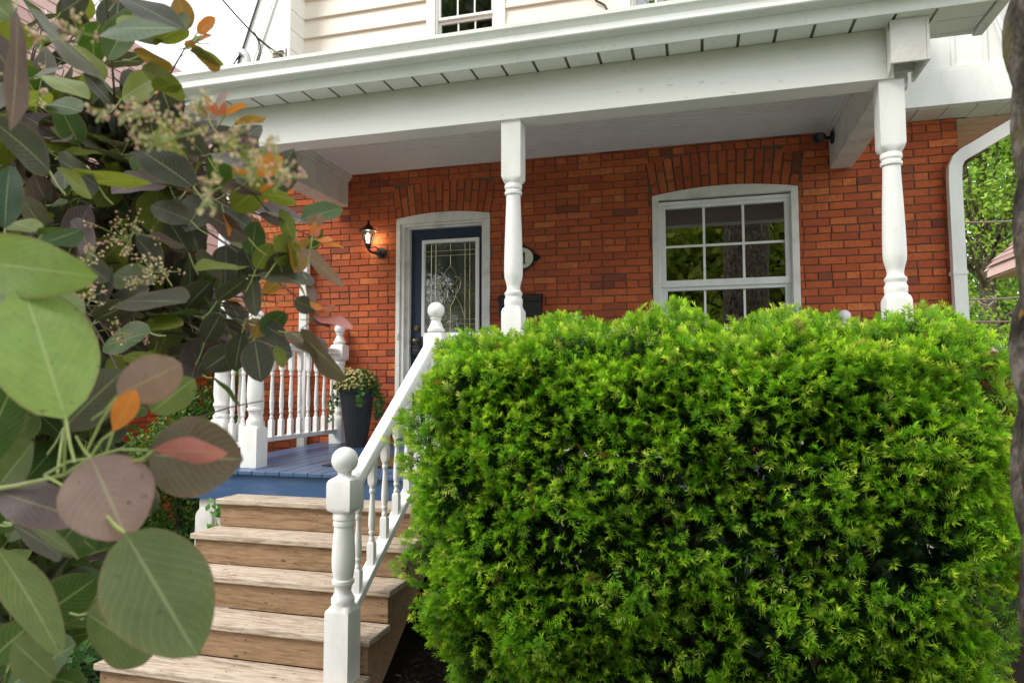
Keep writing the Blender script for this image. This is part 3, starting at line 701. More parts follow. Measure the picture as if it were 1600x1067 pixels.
def column_profile(z0, base):
    H = 0.071
    lo = lambda a: a
    return [(z0, H, 0), (base + 0.33, H, 0), (base + 0.345, H * 0.98, .25), (base + 0.365, 0.060, 1), (base + 0.375, 0.064, 1), (base + .39, 0.064, 1), (base + .40, 0.052, 1), (base + .43, 0.047, 1), (base + 0.46, 0.058, 1), (base + .47, .064, 1), (base + 0.485, 0.062, 1),
            (base + 0.50, 0.054, 1), (base + 0.56, 0.064, 1), (base + 0.66, 0.062, 1), (base + 0.76, 0.054, 1), (base + 0.775, .062, 1), (base + .785, .062, 1), (base + 0.80, H * 0.98, .25), (base + 0.815, H, 0),
            (0.515, H, 0), (0.535, H * .98, .25), (0.558, 0.063, 1), (0.575, 0.066, 1), (0.605, 0.066, 1), (0.618, 0.058, 1), (0.63, 0.058, 1), (0.638, 0.0635, 1), (0.655, 0.0635, 1), (0.668, 0.050, 1), (0.69, 0.047, 1),
            (0.72, 0.052, 1), (0.76, 0.064, 1), (0.80, 0.067, 1), (0.90, 0.066, 1), (1.10, 0.060, 1), (1.30, 0.052, 1), (1.355, 0.051, 1), (1.362, 0.062, 1), (1.380, 0.063, 1), (1.388, 0.055, 1), (1.398, 0.055, 1), (1.405, 0.062, 1), (1.428, 0.063, 1), (1.438, 0.058, 1),
            (1.462, H * .98, .25), (1.485, H, 0), (1.884, H, 0)]
for x in (-3.675, -1.259, 1.187):
    MB().post(x, -1.755, column_profile(DZ(-1.755) - 0.002, DZ(-1.755))).build('column', M['white'], porch, smooth=38)

# ------------------------------------------------------------------ railings
def newel_body(m, x, y, z0, zl, zu0, zu1, H=0.070):
    """square foot up to zl, turned vase to zu0, square block to zu1, collar for the ball"""
    L = zu0 - zl; q = lambda t: zl + L * t
    m.post(x, y, [(z0, H, 0), (zl - 0.035, H, 0), (zl - 0.02, H * .98, .2), (zl, 0.060, 1), (q(.03), .062, 1), (q(.075), .062, 1), (q(.10), .053, 1), (q(.14), .044, 1), (q(.19), .045, 1), (q(.23), .056, 1), (q(.235), .060, 1), (q(.27), .060, 1),
                  (q(.28), .050, 1), (q(.30), .053, 1), (q(.38), .060, 1), (q(.47), .063, 1), (q(.62), .061, 1), (q(.83), .053, 1), (q(.86), .052, 1), (q(.865), .058, 1), (q(.905), .058, 1), (q(.91), .054, 1), (q(.93), .054, 1), (q(.935), .060, 1), (q(.985), .060, 1), (zu0, .056, 1),
                  (zu0 + .018, H * .98, .2), (zu0 + .035, H, 0), (zu1 - .035, H, 0), (zu1 - .018, H * .96, .25), (zu1, .045, 1), (zu1 + .004, .038, 1)])
def newel(parent, x, y, z0, zl, zu0, zu1, ball=0.072, tall=False):
    m = MB(); newel_body(m, x, y, z0, zl, zu0, zu1)
    o = m.build('newel_post', M['white'], parent, smooth=38)
    c = MB()
    if tall:
        c.lathe(x, y, [(zu1, .060), (zu1 + .008, .064), (zu1 + .022, .062), (zu1 + .032, .050), (zu1 + .05, .046), (zu1 + .075, .034), (zu1 + .088, .033), (zu1 + .094, .042), (zu1 + .10, .042)])
        c.ball((x, y, zu1 + .098 + ball * .93), ball, 28, 18)
    else:
        c.lathe(x, y, [(zu1, .040), (zu1 + .012, .036), (zu1 + .02, .04)]); c.ball((x, y, zu1 + .012 + ball), ball, 32, 20)
    c.build('ball_finial', M['white'], o, smooth=38)
    return o
def rail_section(m, a, b, w=0.082, h=0.062):    # rounded hand rail
    a = Vector(a); b = Vector(b); d = (b - a).normalized(); s = d.cross(Vector((0, 0, 1))).normalized(); u = s.cross(d)
    pr = [(-.5, -.5), (.5, -.5), (.5, -.1), (.36, -.02), (.5, .12), (.42, .36), (.22, .48), (0, .5), (-.22, .48), (-.42, .36), (-.5, .12), (-.36, -.02), (-.5, -.1)]
    m.loft([[p + s * (x * w) + u * (z * h) for x, z in pr] for p in (a, b)]); return m
_bal = {}
def baluster(parent, x, y, zb, zt, skew=0.0, S=0.021):
    """square foot, turned middle, square head; skew = rise per metre along y for raked feet"""
    key = (round(zt - zb, 3), round(skew, 3))
    if key not in _bal:
        m = MB(); L = zt - zb; k = min(1, L / 0.8)
        m.post(0, 0, [(0, S, 0), (0.135 * k, S, 0), (0.148 * k, S * .97, .3), (0.158 * k, .016, 1), (.168 * k, .018, 1), (.178 * k, .017, 1), (.19 * k, .012, 1), (.205 * k, .013, 1), (.215 * k, .0185, 1), (.228 * k, .0185, 1), (.235 * k, .015, 1),
                       (.27 * k, .0205, 1), (.32 * k, .021, 1), (L - .27, .0135, 1), (L - .235, .012, 1), (L - .228, .0175, 1), (L - .21, .0175, 1), (L - .203, .014, 1), (L - .19, .018, 1), (L - .178, S * .97, .3), (L - .165, S, 0), (L, S, 0)], 16)
        n = len(m.v); m.v = [(p[0], p[1], p[2] + (p[1] * skew if (p[2] < 1e-6 or p[2] > L - 1e-6) else 0)) for p in m.v]
        o = m.build('baluster', M['white'], None, smooth=38); _bal[key] = o
    else:
        o = _bal[key].copy(); col.objects.link(o)
    o.parent = parent; o.location = Vector((x, y, zb)) - ORG[parent.name]; return o

def straight_rail(parent, a, b, n, ztop=0.375, zbot=-0.445):
    a = Vector(a); b = Vector(b)
    rail_section(MB(), (a.x, a.y, ztop - .03), (b.x, b.y, ztop - .03)).build('handrail', M['white'], parent, smooth=35)
    m = MB(); m.bar((a.x, a.y, zbot - .02), (b.x, b.y, zbot - .02), 0.055, 0.04); m.build('bottom_rail', M['white'], parent, bevel=0.004)
    for i in range(n):
        p = a.lerp(b, (i + 0.5) / n); baluster(parent, p.x, p.y, zbot, ztop - 0.058)

lr = thing('porch_railing', 'white turned baluster railing at the left end of the porch, beside the planter', 'railing', (-3.65, -1.0, -0.6))
newel(lr, -3.335, -1.80, DZ(-1.8), -0.31, 0.19, 0.38, 0.06, True)
newel(lr, -3.58, -0.085, DZ(-.1), -0.31, 0.245, 0.43, 0.056, True)
straight_rail(lr, (-3.60, -1.70, 0), (-3.585, -0.15, 0), 11)
straight_rail(lr, (-3.61, -1.775, 0), (-3.40, -1.79, 0), 2)
rr = thing('porch_railing', 'white porch railing behind the hedge, its ball finial showing by the right column', 'railing', (0, -1.7, -0.6))
straight_rail(rr, (-1.74, -1.775, 0), (-1.33, -1.765, 0), 3)
straight_rail(rr, (-1.19, -1.755, 0), (1.115, -1.755, 0), 17)
straight_rail(rr, (1.20, -1.69, 0), (1.20, -0.15, 0), 11)
newel(rr, 1.208, -0.085, DZ(-.1), -0.31, 0.245, 0.43, 0.056, True)

sr = thing('stair_railing', 'white sloping stair railing with ball topped newels on the right of the wooden steps', 'railing', (-1.85, -2.5, -1.6))
newel(sr, -1.868, -3.03, -1.578, -1.175, -0.690, -0.492, 0.072)
newel(sr, -1.822, -1.82, DZ(-1.82), -0.31, 0.19, 0.382, 0.062, True)
ra, rb_ = Vector((-1.864, -2.965, -0.560)), Vector((-1.826, -1.885, 0.300))
rail_section(MB(), ra, rb_, 0.085, 0.066).build('handrail', M['white'], sr, smooth=35)
la, lb = Vector((-1.864, -2.965, -1.235)), Vector((-1.826, -1.885, -0.420))
mb_ = MB(); mb_.bar(la, lb, 0.075, 0.045); mb_.build('bottom_rail', M['white'], sr, bevel=0.004)
for i in range(7):
    t = (i + 0.55) / 7; p = la.lerp(lb, t); q = ra.lerp(rb_, t)
    baluster(sr, p.x, p.y, p.z + 0.022, q.z - 0.030, (lb.z - la.z) / (lb.y - la.y))

# ------------------------------------------------------------------ wooden steps
steps = thing('wooden_steps', 'weathered brown wooden steps climbing to the blue porch deck', 'steps', (-2.55, -2.6, GROUND))
_nails = {}
def nail(parent, p, face):
    if face not in _nails:
        m = MB(); m.lathe(0, 0, [(.0002, .0048), (.0010, .0044)], 8)
        if face: m.v = [(a, -c, b) for a, b, c in m.v]
        o = m.build('nail', M['black'], None); _nails[face] = o
    else: o = _nails[face].copy(); col.objects.link(o)
    o.parent = parent; o.location = Vector(p) - ORG[parent.name]
def build_steps():
    XL, XR = -3.35, -1.75; RUN, RISE = 0.2475, 0.192
    fronts = [(-2.206 - RUN * i, -0.810 - RISE * i) for i in range(5)]
    for i, (yf, zt) in enumerate(fronts):
        m = MB(); j = random.uniform(-.003, .003)
        m.box(XL, XR, yf + j, yf + 0.137, zt - 0.036, zt); m.box(XL + .004, XR - .003, yf + 0.141, yf + RUN + 0.022, zt - 0.036, zt - 0.001)
        tr = m.build('tread', M['tread'], steps, bevel=0.005)
        for x in np.linspace(XL + .06, XR - .06, 5):
            for dy in (0.035, 0.10, 0.18): nail(tr, (x + random.uniform(-.012, .012), yf + dy + random.uniform(-.01, .01), zt), 0)
        zb = zt - 0.0375; low = (zt - RISE - 0.001) if i < 4 else GROUND + 0.005
        r = MB(); r.box(XL + .022, XR - .022, yf + 0.028, yf + 0.060, low, zb)
        rs = r.build('riser', M['riser'], steps, bevel=0.003)
        for x in (XL + .06, -2.55, XR - .06):
            for z in (low + .04, zb - .045): nail(rs, (x, yf + 0.028, z), 1)
    for x in (XL + .024, XR - .062):
        pts = []
        for i, (yf, zt) in enumerate(fronts): pts += [(x, yf + RUN + 0.055 if i == 0 else yf + RUN + 0.061, zt - .038), (x, yf + 0.061, zt - .038)]
        pts = [(x, -1.97, fronts[0][1] - .038)] + pts[1:] + [(x, fronts[4][0] + 0.061, GROUND + .004), (x, fronts[4][0] + 0.36, GROUND + .004), (x, -1.97, fronts[0][1] - 0.36)]
        s = MB(); s.prism(pts, (0.038, 0, 0)); s.build('stringer', M['riser'], steps)
build_steps()
lp = thing('skirt_post', 'pale round topped board post at the left foot of the porch, with a vine', 'post', (-3.5, -2.0, GROUND))
m = MB(); m.prism([(-3.60 + 0.075 * math.cos(a), -2.02, -0.99 + 0.075 * math.sin(a)) for a in [math.pi * k / 10 for k in range(11)]] + [(-3.675, -2.02, GROUND), (-3.525, -2.02, GROUND)], (0, 0.03, 0)); m.build('board', M['white_old'], lp, bevel=0.003)
m = MB(); m.box(-3.50, -3.375, -1.998, -1.970, GROUND, -0.872); m.build('board', M['white_old'], lp, bevel=0.003)

# ------------------------------------------------------------------ things on the wall
def disc(mb, c, r, d, n=24):        # round plate facing the street
    mb.loft([[(c[0] + r * math.cos(2 * math.pi * i / n), yy, c[2] + r * math.sin(2 * math.pi * i / n)) for i in range(n)] for yy in (c[1] + d, c[1])]); return mb
def lantern():
    x, y = -3.232, -0.16
    t = thing('wall_lantern', 'black wall lantern with a lit bulb on the brick beside the door', 'lantern', (x + .075, 0, 1.36))
    b = MB(); disc(b, (x + .075, -0.02, 1.372), 0.055, 0.018); disc(b, (x + .075, -0.032, 1.372), 0.038, 0.014)
    b.tube([(x + .075, -0.03, 1.365), (x + .06, -0.08, 1.350), (x + .03, -0.13, 1.355), (x, y, 1.385), (x, y, 1.41)], .012, 10)
    b.tube([(x + .06, -0.045, 1.40), (x + .05, -0.09, 1.42), (x + .02, -0.13, 1.41), (x + .01, -.15, 1.395)], .007, 8)
    b.build('wall_bracket', M['black'], t, smooth=40)
    b = MB(); b.lathe(x, y, [(1.395, .01), (1.40, .028), (1.415, .03), (1.425, .022), (1.43, .036), (1.437, .036)], 6); b.build('base_cup', M['black'], t)
    b = MB()
    for k in range(6):
        a = 2 * math.pi * k / 6 + .3; c, s = math.cos(a), math.sin(a)
        b.tube([(x + .034 * c, y + .034 * s, 1.432), (x + .052 * c, y + .052 * s, 1.50), (x + .063 * c, y + .063 * s, 1.555), (x + .066 * c, y + .066 * s, 1.572)], .0042, 6)
    b.build('cage', M['black'], t)
    b = MB(); b.lathe(x, y, [(1.434, .030), (1.50, .048), (1.57, .060)], 24, cap=False); b.build('lamp_glass', M['glass_lamp'], t, smooth=50)
    b = MB(); b.lathe(x, y, [(1.568, .088), (1.574, .093), (1.580, .090), (1.60, .060), (1.615, .042), (1.625, .038), (1.632, .022), (1.642, .020), (1.65, .012), (1.662, .011), (1.668, .015), (1.68, .008), (1.688, .001)], 24); b.build('cap', M['black'], t, smooth=30)
    b = MB(); b.lathe(x, y, [(1.452, .010), (1.475, .011), (1.49, .017), (1.515, .021), (1.535, .018), (1.548, .006)], 14); b.build('bulb', M['bulb'], t, smooth=60)
    ld = bpy.data.lights.new('lantern_light', 'POINT'); ld.energy = 0.7; ld.color = (1, 0.72, 0.42); ld.shadow_soft_size = 0.03
    lo = bpy.data.objects.new('lantern_light', ld); col.objects.link(lo); lo.parent = t; lo.location = Vector((x + 0.02, y + 0.095, 1.50)) - ORG[t.name]
lantern()
def plaque():
    x, z = -1.641, 1.236
    t = thing('house_number_plaque', 'oval black and cream house number plaque on the brick behind the middle column', 'plaque', (x, 0, z))
    def oval(m, rx, rz, y0, y1, n=40): m.loft([[(x + rx * math.cos(2 * math.pi * i / n), yy, z + rz * math.sin(2 * math.pi * i / n)) for i in range(n)] for yy in (y1, y0)])
    b = MB(); oval(b, 0.130, 0.120, -0.026, -0.008)
    for s in (-1, 1):
        for dz, r, dx in ((0, .026, .146), (.022, .016, .142), (-.022, .016, .142), (0, .014, .172)): disc(b, (x + s * dx, -0.022, z + dz), r, .014, 14)
        disc(b, (x, -0.022, z + s * .118), .022, .014, 14)
    b.build('rim', M['black'], t)
    b = MB(); oval(b, 0.112, 0.101, -0.031, -0.0265); b.build('face', M['cream'], t)
    b = MB(); xx = x + 0.013; k = .058
    b.prism([(xx - .012, -.0335, z - k), (xx + .030, -.0335, z - k), (xx + .030, -.0335, z - k + .006), (xx + .018, -.0335, z - k + .010), (xx + .018, -.0335, z + k), (xx + .012, -.0335, z + k), (xx - .014, -.0335, z + k - .020), (xx - .013, -.0335, z + k - .025), (xx + .002, -.0335, z + k - .022), (xx + .002, -.0335, z - k + .010), (xx - .012, -.0335, z - k + .006)], (0, .002, 0))
    b.build('numeral', M['black'], t)
plaque()
def mailbox():
    x0, x1 = -1.858, -1.440
    t = thing('mailbox', 'black metal mailbox on the brick wall behind the middle column', 'mailbox', ((x0 + x1) / 2, 0, .67))
    MB().box(x0, x1, -0.115, -0.008, 0.66, 0.845).build('box', M['black'], t, bevel=0.006)
    b = MB(); b.prism([(x0 - .006, -.008, .885), (x0 - .006, -.125, .855), (x0 - .006, -.13, .80), (x0 - .006, -.122, .80), (x0 - .006, -.117, .8465), (x0 - .006, -.008, .8465)], (x1 - x0 + .012, 0, 0)); b.build('lid', M['black'], t, bevel=0.003)
    b = MB(); b.box(-1.70, -1.60, -.140, -.131, .815, .83); b.build('lid_pull', M['black'], t, bevel=.002)
    b = MB()
    for x in (x0 + .07, x1 - .07): b.tube([(x, -.10, .655), (x, -.10, .625), (x, -.12, .61), (x, -.145, .62), (x, -.15, .64)], .005, 8)
    b.build('paper_hook', M['black'], t)
mailbox()
def floodlight():
    x, y, z = 1.145, -0.22, 2.095
    t = thing('security_light', 'small black security light on the inner face of the right beam', 'light', (x, y, z))
    b = MB(); b.loft([[(xx, y + .05 * math.cos(a), z + .05 * math.sin(a)) for a in [2 * math.pi * k / 20 for k in range(20)]] for xx in (x, x - .022)]); b.tube([(x - .02, y, z), (x - .07, y - .01, z + .005)], .014, 8); b.build('mount', M['black'], t, smooth=40)
    for dy, dz in ((-.045, .0), (.045, .03)):
        b = MB(); c = Vector((x - .105, y + dy, z + dz)); d = Vector((-.5, -.6, -.35)).normalized(); u = d.orthogonal().normalized(); w = d.cross(u)
        b.loft([[c + d * s + (u * math.cos(a) + w * math.sin(a)) * r for a in [2 * math.pi * k / 16 for k in range(16)]] for s, r in ((-.045, .012), (-.04, .026), (.01, .038), (.04, .044), (.04, .036), (.02, .03))])
        b.tube([(x - .06, y, z), c - d * .03], .010, 8)
        b.build('lamp_head', M['black'], t, smooth=40)
floodlight()

# ------------------------------------------------------------------ planter, flowers, mat
PX, PY = -3.225, -0.36
pt = thing('planter', 'tall dark grey tapered planter on the blue deck beside the door', 'planter', (PX, PY, DZ(PY)))
b = MB(); z0 = DZ(PY) + .001; zt = -0.03
b.lathe(PX, PY, [(z0, .098), (z0 + .02, .100), (zt - .05, .168), (zt - .045, .178), (zt, .180), (zt, .168), (zt - .05, .160), (zt - .06, .02)], 40, cap=False); b.build('pot', M['pot'], pt, smooth=30)
b = MB(); b.lathe(PX, PY, [(zt - .062, .16), (zt - .045, .10), (zt - .04, .001)], 24); b.build('soil', M['soil'], pt)

def leaf_quads(n, cen, nor, size, aspect=0.6, spin=True):
    """diamond shaped leaves: centres, normals, sizes -> quads"""
    nor = nor / (np.linalg.norm(nor, axis=1, keepdims=True) + 1e-9)
    a = rng.normal(size=(n, 3)); a -= nor * (a * nor).sum(1, keepdims=True); a /= np.linalg.norm(a, axis=1, keepdims=True) + 1e-9
    b_ = np.cross(nor, a); s = np.asarray(size).reshape(-1, 1)
    V = np.stack([cen - a * s, cen + b_ * s * aspect - a * s * .1, cen + a * s, cen - b_ * s * aspect - a * s * .1], 1).reshape(-1, 3)
    return V, np.arange(4 * n).reshape(n, 4)
def tones(n, stops, jit=0.15):
    """n colours drawn from weighted stops [(weight, colour)]"""
    w = np.array([s[0] for s in stops], float); c = np.array([s[1] for s in stops])
    k = rng.choice(len(stops), n, p=w / w.sum()); return np.clip(c[k] * (1 + rng.normal(0, jit, (n, 1))), 0.004, 0.95)

def flower_plant():
    t = thing('flowering_plant', 'bushy green plant with small cream yellow flowers in the dark planter', 'plant', (PX, PY, zt - .05))
    n = 1500; d = rng.normal(size=(n, 3)); d[:, 2] = np.abs(d[:, 2]) * .9 - .1; d /= np.linalg.norm(d, axis=1, keepdims=True)
    r = rng.uniform(.45, 1.0, (n, 1)) ** .6; c = np.array([PX, PY, zt + .0]) + d * r * np.array([.235, .22, .20])
    V, Q = leaf_quads(n, c, d + rng.normal(0, .6, (n, 3)) + np.array([0, 0, .3]), rng.uniform(.012, .024, n), .55)
    tn = tones(n, [(3, (.06, .13, .025)), (3, (.10, .20, .035)), (1, (.17, .25, .06))])
    # trailing ivy on both sides
    cs, ns = [], []
    for s, ln, yy in ((1, .30, -.04), (1, .22, .04), (1, .34, .0), (-1, .28, -.05), (-1, .20, .02), (-1, .36, -.1), (.6, .2, -.19)):
        for k in range(20):
            u = k / 20; cs.append((PX + s * (.17 + .07 * math.sin(u * 2.2)) + random.uniform(-.03, .03), PY + yy + random.uniform(-.03, .03), zt + .02 - ln * u * 1.0 + random.uniform(-.02, .02))); ns.append((s * .5, -.8, .4))
    c2 = np.array(cs); n2 = np.array(ns) + rng.normal(0, .35, (len(cs), 3))
    V2, Q2 = leaf_quads(len(cs), c2, n2, rng.uniform(.018, .030, len(cs)), .8)
    np_mesh('leaves', np.vstack([V, V2]), np.vstack([Q, Q2 + len(V)]), M['foliage'], t, np.vstack([np.repeat(tn, 4, 0), np.repeat(tones(len(cs), [(2, (.05, .14, .03)), (1, (.11, .24, .05))]), 4, 0)]))
    # blossoms: five petals and a dark eye
    Vs, Qs, Ts = [], [], []
    for k in range(190):
        a = random.gauss(-1.75, .85); e = random.uniform(-.05, 1.2)
        dd = Vector((math.cos(a) * math.cos(e), math.sin(a) * math.cos(e), math.sin(e)))
        c = Vector((PX, PY, zt + .0)) + Vector((dd.x * .245, dd.y * .23, dd.z * .205)) * random.uniform(.93, 1.05)
        if c.z < zt - .05: continue
        nn = (dd + Vector((random.uniform(-.4, .4), random.uniform(-.5, .1), random.uniform(-.2, .4)))).normalized(); u = nn.orthogonal().normalized(); w = nn.cross(u); R0 = random.uniform(.009, .0135)
        cc = random.choice([(.72, .62, .28), (.75, .66, .36), (.70, .55, .20), (.66, .60, .34)])
        for j in range(5):
            an = 2 * math.pi * j / 5
            f = lambda r, q, h: c + (u * math.cos(an + q) + w * math.sin(an + q)) * r + nn * h
            b0 = len(Vs); Vs += [c + nn * .001, f(R0 * .75, -.5, .003), f(R0, 0, .002), f(R0 * .75, .5, .003)]; Qs.append((b0, b0 + 1, b0 + 2, b0 + 3)); Ts += [cc] * 4
        b0 = len(Vs); Vs += [c + (u * x + w * y) * .0028 + nn * .0035 for x, y in ((-1, -1), (1, -1), (1, 1), (-1, 1))]; Qs.append((b0, b0 + 1, b0 + 2, b0 + 3)); Ts += [(.16, .06, .03)] * 4
    np_mesh('blossoms', np.array([tuple(v) for v in Vs]), np.array(Qs), M['petal'], t, np.array(Ts))
flower_plant()
def mat_mat():
    t = NT('brown_coir'); v = t.coord(); n = t.noise(v, 120, 4, .8); t.color(t.ramp(n, [(.3, (.06, .035, .02)), (.7, (.19, .12, .07))])); t.rough(.95, .1); t.bump(n, .8, .01); return t.m
dm = thing('doormat', 'brown coir doormat with a dark edge on the blue deck before the door', 'doormat', (-2.45, -1.2, DZ(-1.2)))
def slopebox(m, x0, x1, y0, y1, lo, hi):
    m.add([(x, y, DZ(y) + h) for h in (lo, hi) for x, y in ((x0, y0), (x1, y0), (x1, y1), (x0, y1))], [(0, 3, 2, 1), (4, 5, 6, 7), (0, 1, 5, 4), (1, 2, 6, 5), (2, 3, 7, 6), (3, 0, 4, 7)]); return m
slopebox(MB(), -2.80, -1.98, -1.62, -0.98, .002, .014).build('pile', mat_mat(), dm)
b = MB(); slopebox(b, -2.83, -1.95, -1.65, -1.621, .002, .010); slopebox(b, -2.83, -1.95, -.979, -.95, .002, .010); slopebox(b, -2.83, -2.801, -1.62, -.98, .002, .010); slopebox(b, -1.979, -1.95, -1.62, -.98, .002, .010); b.build('rubber_edge', M['black'], dm)

# ------------------------------------------------------------------ the yew hedge
def hedge():
    t = thing('yew_hedge', 'clipped bright green yew hedge standing in front of the porch', 'hedge', (-0.1, -2.9, GROUND))
    C = np.array([-0.065, -2.92, -0.65]); A = np.array([1.33, 0.80, 0.955])
    def surf(n, shrink, holes=True):
        # points spread evenly over a rounded box, then pushed about by a lumpy noise
        m = n * 3
        f = rng.choice(5, m, p=[.55, .03, .11, .08, .23])    # front, back, left, right, top
        u = rng.uniform(-1, 1, m); v = rng.uniform(-1, 1, m); p = np.empty((m, 3)); one = np.ones(m)
        sel = [(np.stack([u, -one, v], 1)), (np.stack([u, one, v], 1)), (np.stack([-one, u, v], 1)), (np.stack([one, u, v], 1)), (np.stack([u, v, one], 1))]
        for k in range(5): p[f == k] = sel[k][f == k]
        # superellipsoid projection
        ex = np.array([5.5, 3.4, 4.6]); s = (np.abs(p) ** ex).sum(1)
        lo = np.zeros(m); hi = np.ones(m) * 1.2
        for _ in range(24):
            mid = (lo + hi) / 2; val = (np.abs(p * mid[:, None]) ** ex).sum(1); hi = np.where(val > 1, mid, hi); lo = np.where(val > 1, lo, mid)
        q = p * lo[:, None]
        nrm = np.sign(q) * ex * np.abs(q) ** (ex - 1) / A; nrm /= np.linalg.norm(nrm, axis=1, keepdims=True)
        w = q * A
        lump = .036 * np.sin(w[:, 0] * 5.1 + 1.3 * np.sin(w[:, 2] * 4.1)) * np.sin(w[:, 2] * 6.3 + w[:, 1] * 4 + .7) + .035 * np.sin(w[:, 0] * 11.7 + w[:, 2] * 9.1) + .03 * np.sin(w[:, 1] * 13 + w[:, 2] * 14.1 - w[:, 0] * 8)
        d = shrink(m); pos = C + w + nrm * (lump - d)[:, None]
        # sides lean in toward the foot
        pos[:, 0] += np.where(pos[:, 0] < C[0], 1, -1) * np.clip(-0.55 - pos[:, 2], 0, 1) * np.where(pos[:, 0] < C[0], .06, .09) * (np.abs(w[:, 0]) / A[0])
        pos[:, 1] += np.clip(-0.9 - pos[:, 2], 0, 1) * .35 * (w[:, 1] < 0)
        thin = np.clip((-1.15 - pos[:, 2]) / .42, 0, 1)
        # hollows in the lower half where the dark inside shows
        hol = np.sin(w[:, 0] * 7.3 + 2.1) * np.sin(w[:, 2] * 8.1 + 1.7 * np.sin(w[:, 0] * 3.1)); low = np.clip((.15 - pos[:, 2]) / .9, 0, 1)
        keep = (rng.uniform(0, 1, m) > thin * .8) & ((not holes) | (hol < .50) | (rng.uniform(0, 1, m) > .75 * low))
        if holes: keep &= rng.uniform(0, 1, m) > .2 * low
        return pos[keep][:n], nrm[keep][:n], d[keep][:n]
    def sprigs(pos, nrm, L, nl, nn, tipcol, oldcol, tipmix):
        n = len(pos); up = np.array([0, 0, 1.0])
        tg = rng.normal(0, 1, (n, 3)); tg -= nrm * (tg * nrm).sum(1, keepdims=True); tg /= np.linalg.norm(tg, axis=1, keepdims=True)
        d = nrm * rng.uniform(.35, 1.0, (n, 1)) + tg * rng.uniform(.1, .75, (n, 1)) + up * .12; d /= np.linalg.norm(d, axis=1, keepdims=True)
        nm = nrm * .75 + up * .55 + rng.normal(0, .28, (n, 3)); nm -= d * (nm * d).sum(1, keepdims=True); nm /= np.linalg.norm(nm, axis=1, keepdims=True)
        sd = np.cross(d, nm); Ls = L * rng.uniform(.65, 1.25, (n, 1)); Vs = []; Ts = []
        for k in range(nn):
            tt = (k // 2 + .5) / (nn / 2); side = 1 if k % 2 else -1
            lf = nl * (1.0 - .35 * tt ** 3) * rng.uniform(.8, 1.2, (n, 1)); ang = (1.25 - .95 * tt ** 1.5) + rng.normal(0, .14, (n, 1))
            base = pos + d * (Ls * (tt - .6)); lift = .12 + .50 * tt + rng.normal(0, .42, (n, 1))
            dr = d * np.cos(ang) + sd * (side * np.sin(ang)) + nm * lift; dr /= np.linalg.norm(dr, axis=1, keepdims=True)
            wv = np.cross(dr, nm + sd * (.5 * side)); wv /= np.linalg.norm(wv, axis=1, keepdims=True) + 1e-9; w = .0023
            mid = base + dr * lf * .45; tip = base + dr * lf - nm * (.10 * lf)
            Vs.append(np.stack([base, mid + wv * w, tip, mid - wv * w], 1))
            a = np.clip(tipmix * (.15 + 1.05 * tt), 0, 1); Ts.append(np.repeat((oldcol * (1 - a) + tipcol * a)[:, None, :], 4, 1))
        V = np.stack(Vs, 1).reshape(-1, 3); T = np.stack(Ts, 1).reshape(-1, 3); return V, T
    Va = []; Ta = []
    # outer, this year's growth
    p, nr, d = surf(9400, lambda m: np.abs(rng.normal(0, .05, m)))
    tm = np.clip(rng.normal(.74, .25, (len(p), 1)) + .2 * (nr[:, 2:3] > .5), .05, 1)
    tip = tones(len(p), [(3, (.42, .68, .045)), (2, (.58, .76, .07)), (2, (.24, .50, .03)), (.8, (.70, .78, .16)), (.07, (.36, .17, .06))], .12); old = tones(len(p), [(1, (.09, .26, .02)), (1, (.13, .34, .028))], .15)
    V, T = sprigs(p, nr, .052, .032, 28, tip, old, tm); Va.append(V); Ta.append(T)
    # older shoots deeper in
    p, nr, d = surf(11000, lambda m: rng.uniform(.06, .22, m))
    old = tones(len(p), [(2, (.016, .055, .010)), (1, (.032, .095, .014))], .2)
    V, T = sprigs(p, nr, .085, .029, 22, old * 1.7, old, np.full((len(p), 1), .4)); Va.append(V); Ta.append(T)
    # crowded sprays in the heart of the hedge, shade put into their dark colour
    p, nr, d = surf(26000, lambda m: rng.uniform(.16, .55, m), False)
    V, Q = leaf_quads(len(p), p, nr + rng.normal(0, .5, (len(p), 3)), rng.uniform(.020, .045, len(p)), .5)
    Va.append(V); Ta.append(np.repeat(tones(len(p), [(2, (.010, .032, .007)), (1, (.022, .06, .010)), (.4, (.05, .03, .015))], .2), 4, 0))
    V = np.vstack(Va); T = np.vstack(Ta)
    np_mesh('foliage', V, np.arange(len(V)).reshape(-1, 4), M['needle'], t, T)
    # twiggy inside: many crooked stems from a row of stools
    b = MB()
    for k in range(150):
        x0 = random.uniform(-1.0, .85); y0 = random.uniform(-3.0, -2.75); p0 = Vector((x0, y0, GROUND)); e = Vector((x0 + random.gauss(0, .45), y0 + random.gauss(-.12, .42), random.uniform(-.9, .22)))
        e.x = max(-1.12, min(1.02, e.x)); e.y = max(-3.52, min(-2.3, e.y)); q = p0.lerp(e, .5) + Vector((random.uniform(-.1, .1), random.uniform(-.1, .1), random.uniform(-.05, .1)))
        b.tube([p0, p0.lerp(q, .5) + Vector((random.uniform(-.03, .03),) * 3), q, q.lerp(e, .55) + Vector((random.uniform(-.04, .04), random.uniform(-.04, .04), 0)), e], [.014, .012, .009, .006, .002], 5)
    b.build('branches', M['twig'], t)
hedge()

